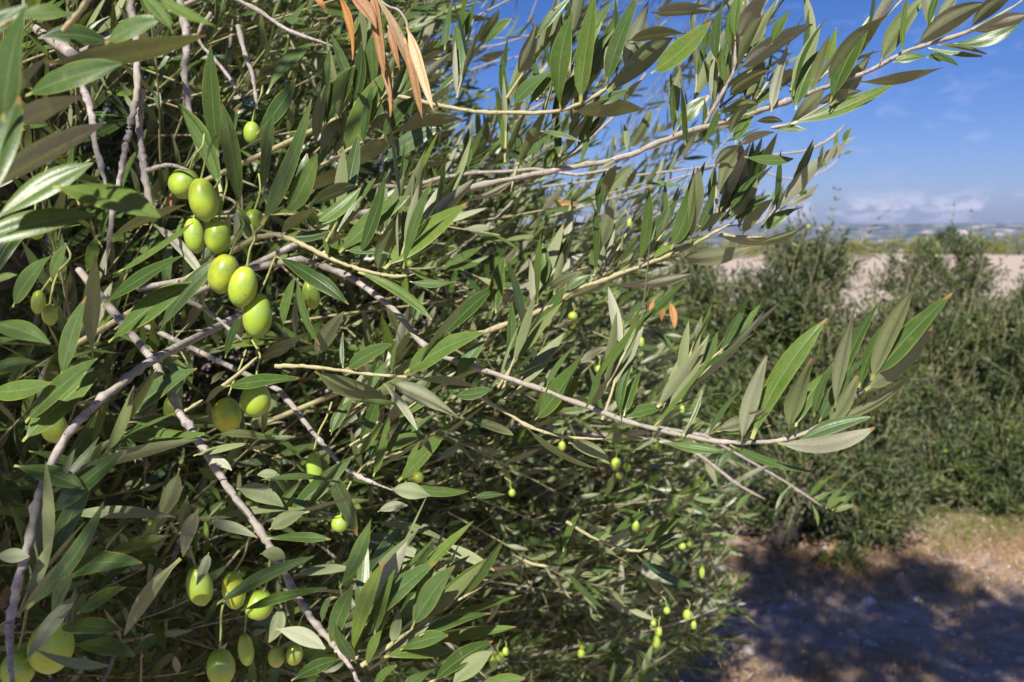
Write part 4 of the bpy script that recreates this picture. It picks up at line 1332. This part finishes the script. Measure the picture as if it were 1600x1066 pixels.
# ================================================================== LIGHT
sun_dir = SUN
elev = math.asin(sun_dir[2]); azim = math.atan2(sun_dir[0], sun_dir[1])
sd = bpy.data.lights.new('sun', 'SUN'); so = bpy.data.objects.new('sun', sd); COL.objects.link(so)
sd.energy = 5.0; sd.angle = R(0.53); sd.color = (1.0, 0.945, 0.86)
so.rotation_euler = Vector([float(-x) for x in sun_dir]).to_track_quat('-Z', 'Y').to_euler()
w = bpy.data.worlds.new('World'); sc.world = w; w.use_nodes = True; nt = w.node_tree; nt.nodes.clear()
out = nt.nodes.new('ShaderNodeOutputWorld'); bg = nt.nodes.new('ShaderNodeBackground'); L = nt.links.new
sky = nt.nodes.new('ShaderNodeTexSky'); sky.sky_type = 'NISHITA'; sky.sun_disc = False; sky.sun_elevation = elev; sky.sun_rotation = azim
sky.air_density = 1.0; sky.dust_density = 0.6; sky.ozone_density = 3.0; sky.altitude = 200
tc = nt.nodes.new('ShaderNodeTexCoord')
hs = nt.nodes.new('ShaderNodeHueSaturation'); hs.inputs['Saturation'].default_value = 1.3; L(sky.outputs[0], hs.inputs['Color'])
tint = mixc(nt, 1.0, hs.outputs[0], (0.80, 0.80, 1.20), 'MULTIPLY')
# thin clouds: a noise bank low over the horizon plus a few wisps
sep = N(nt, 'ShaderNodeSeparateXYZ'); L(tc.outputs['Generated'], sep.inputs[0])
mp = N(nt, 'ShaderNodeMapping'); L(tc.outputs['Generated'], mp.inputs[0]); mp.inputs['Scale'].default_value = (1, 1, 2.3); mp.inputs['Location'].default_value = (0.13, 0.0, 0.0)
nz = N(nt, 'ShaderNodeTexNoise', Scale=24.0, Detail=8.0, Roughness=0.6); L(mp.outputs[0], nz.inputs['Vector'])
band = math_(nt, 'MULTIPLY', math_(nt, 'MULTIPLY', math_(nt, 'SUBTRACT', sep.outputs[2], 0.006), 60, clamp=True), math_(nt, 'MULTIPLY', math_(nt, 'SUBTRACT', 0.052, sep.outputs[2]), 45, clamp=True))
cl = math_(nt, 'MULTIPLY', math_(nt, 'SUBTRACT', nz.outputs[0], 0.47), 9.0, clamp=True)
cf = math_(nt, 'MULTIPLY', cl, band)
wisp = math_(nt, 'MULTIPLY', math_(nt, 'MULTIPLY', math_(nt, 'SUBTRACT', nz.outputs[0], 0.55), 3.5, clamp=True), 0.26)
wisp = math_(nt, 'MULTIPLY', wisp, math_(nt, 'MULTIPLY', sep.outputs[2], 30, clamp=True))
cf = math_(nt, 'MAXIMUM', math_(nt, 'MULTIPLY', cf, 0.9), wisp)
skyc = mixc(nt, cf, tint, (10.5, 10.0, 12.0))
L(skyc, bg.inputs[0]); bg.inputs[1].default_value = 0.05; L(bg.outputs[0], out.inputs[0])

sc.view_settings.view_transform = 'Standard'; sc.view_settings.look = 'None'; sc.view_settings.gamma = 1; sc.view_settings.exposure = 0.82
sc.render.engine = 'CYCLES'
sc.cycles.max_bounces = 6; sc.cycles.diffuse_bounces = 2; sc.cycles.glossy_bounces = 2; sc.cycles.transmission_bounces = 4; sc.cycles.volume_bounces = 0
sc.cycles.use_denoising = True
sc.cycles.caustics_reflective = False; sc.cycles.caustics_refractive = False
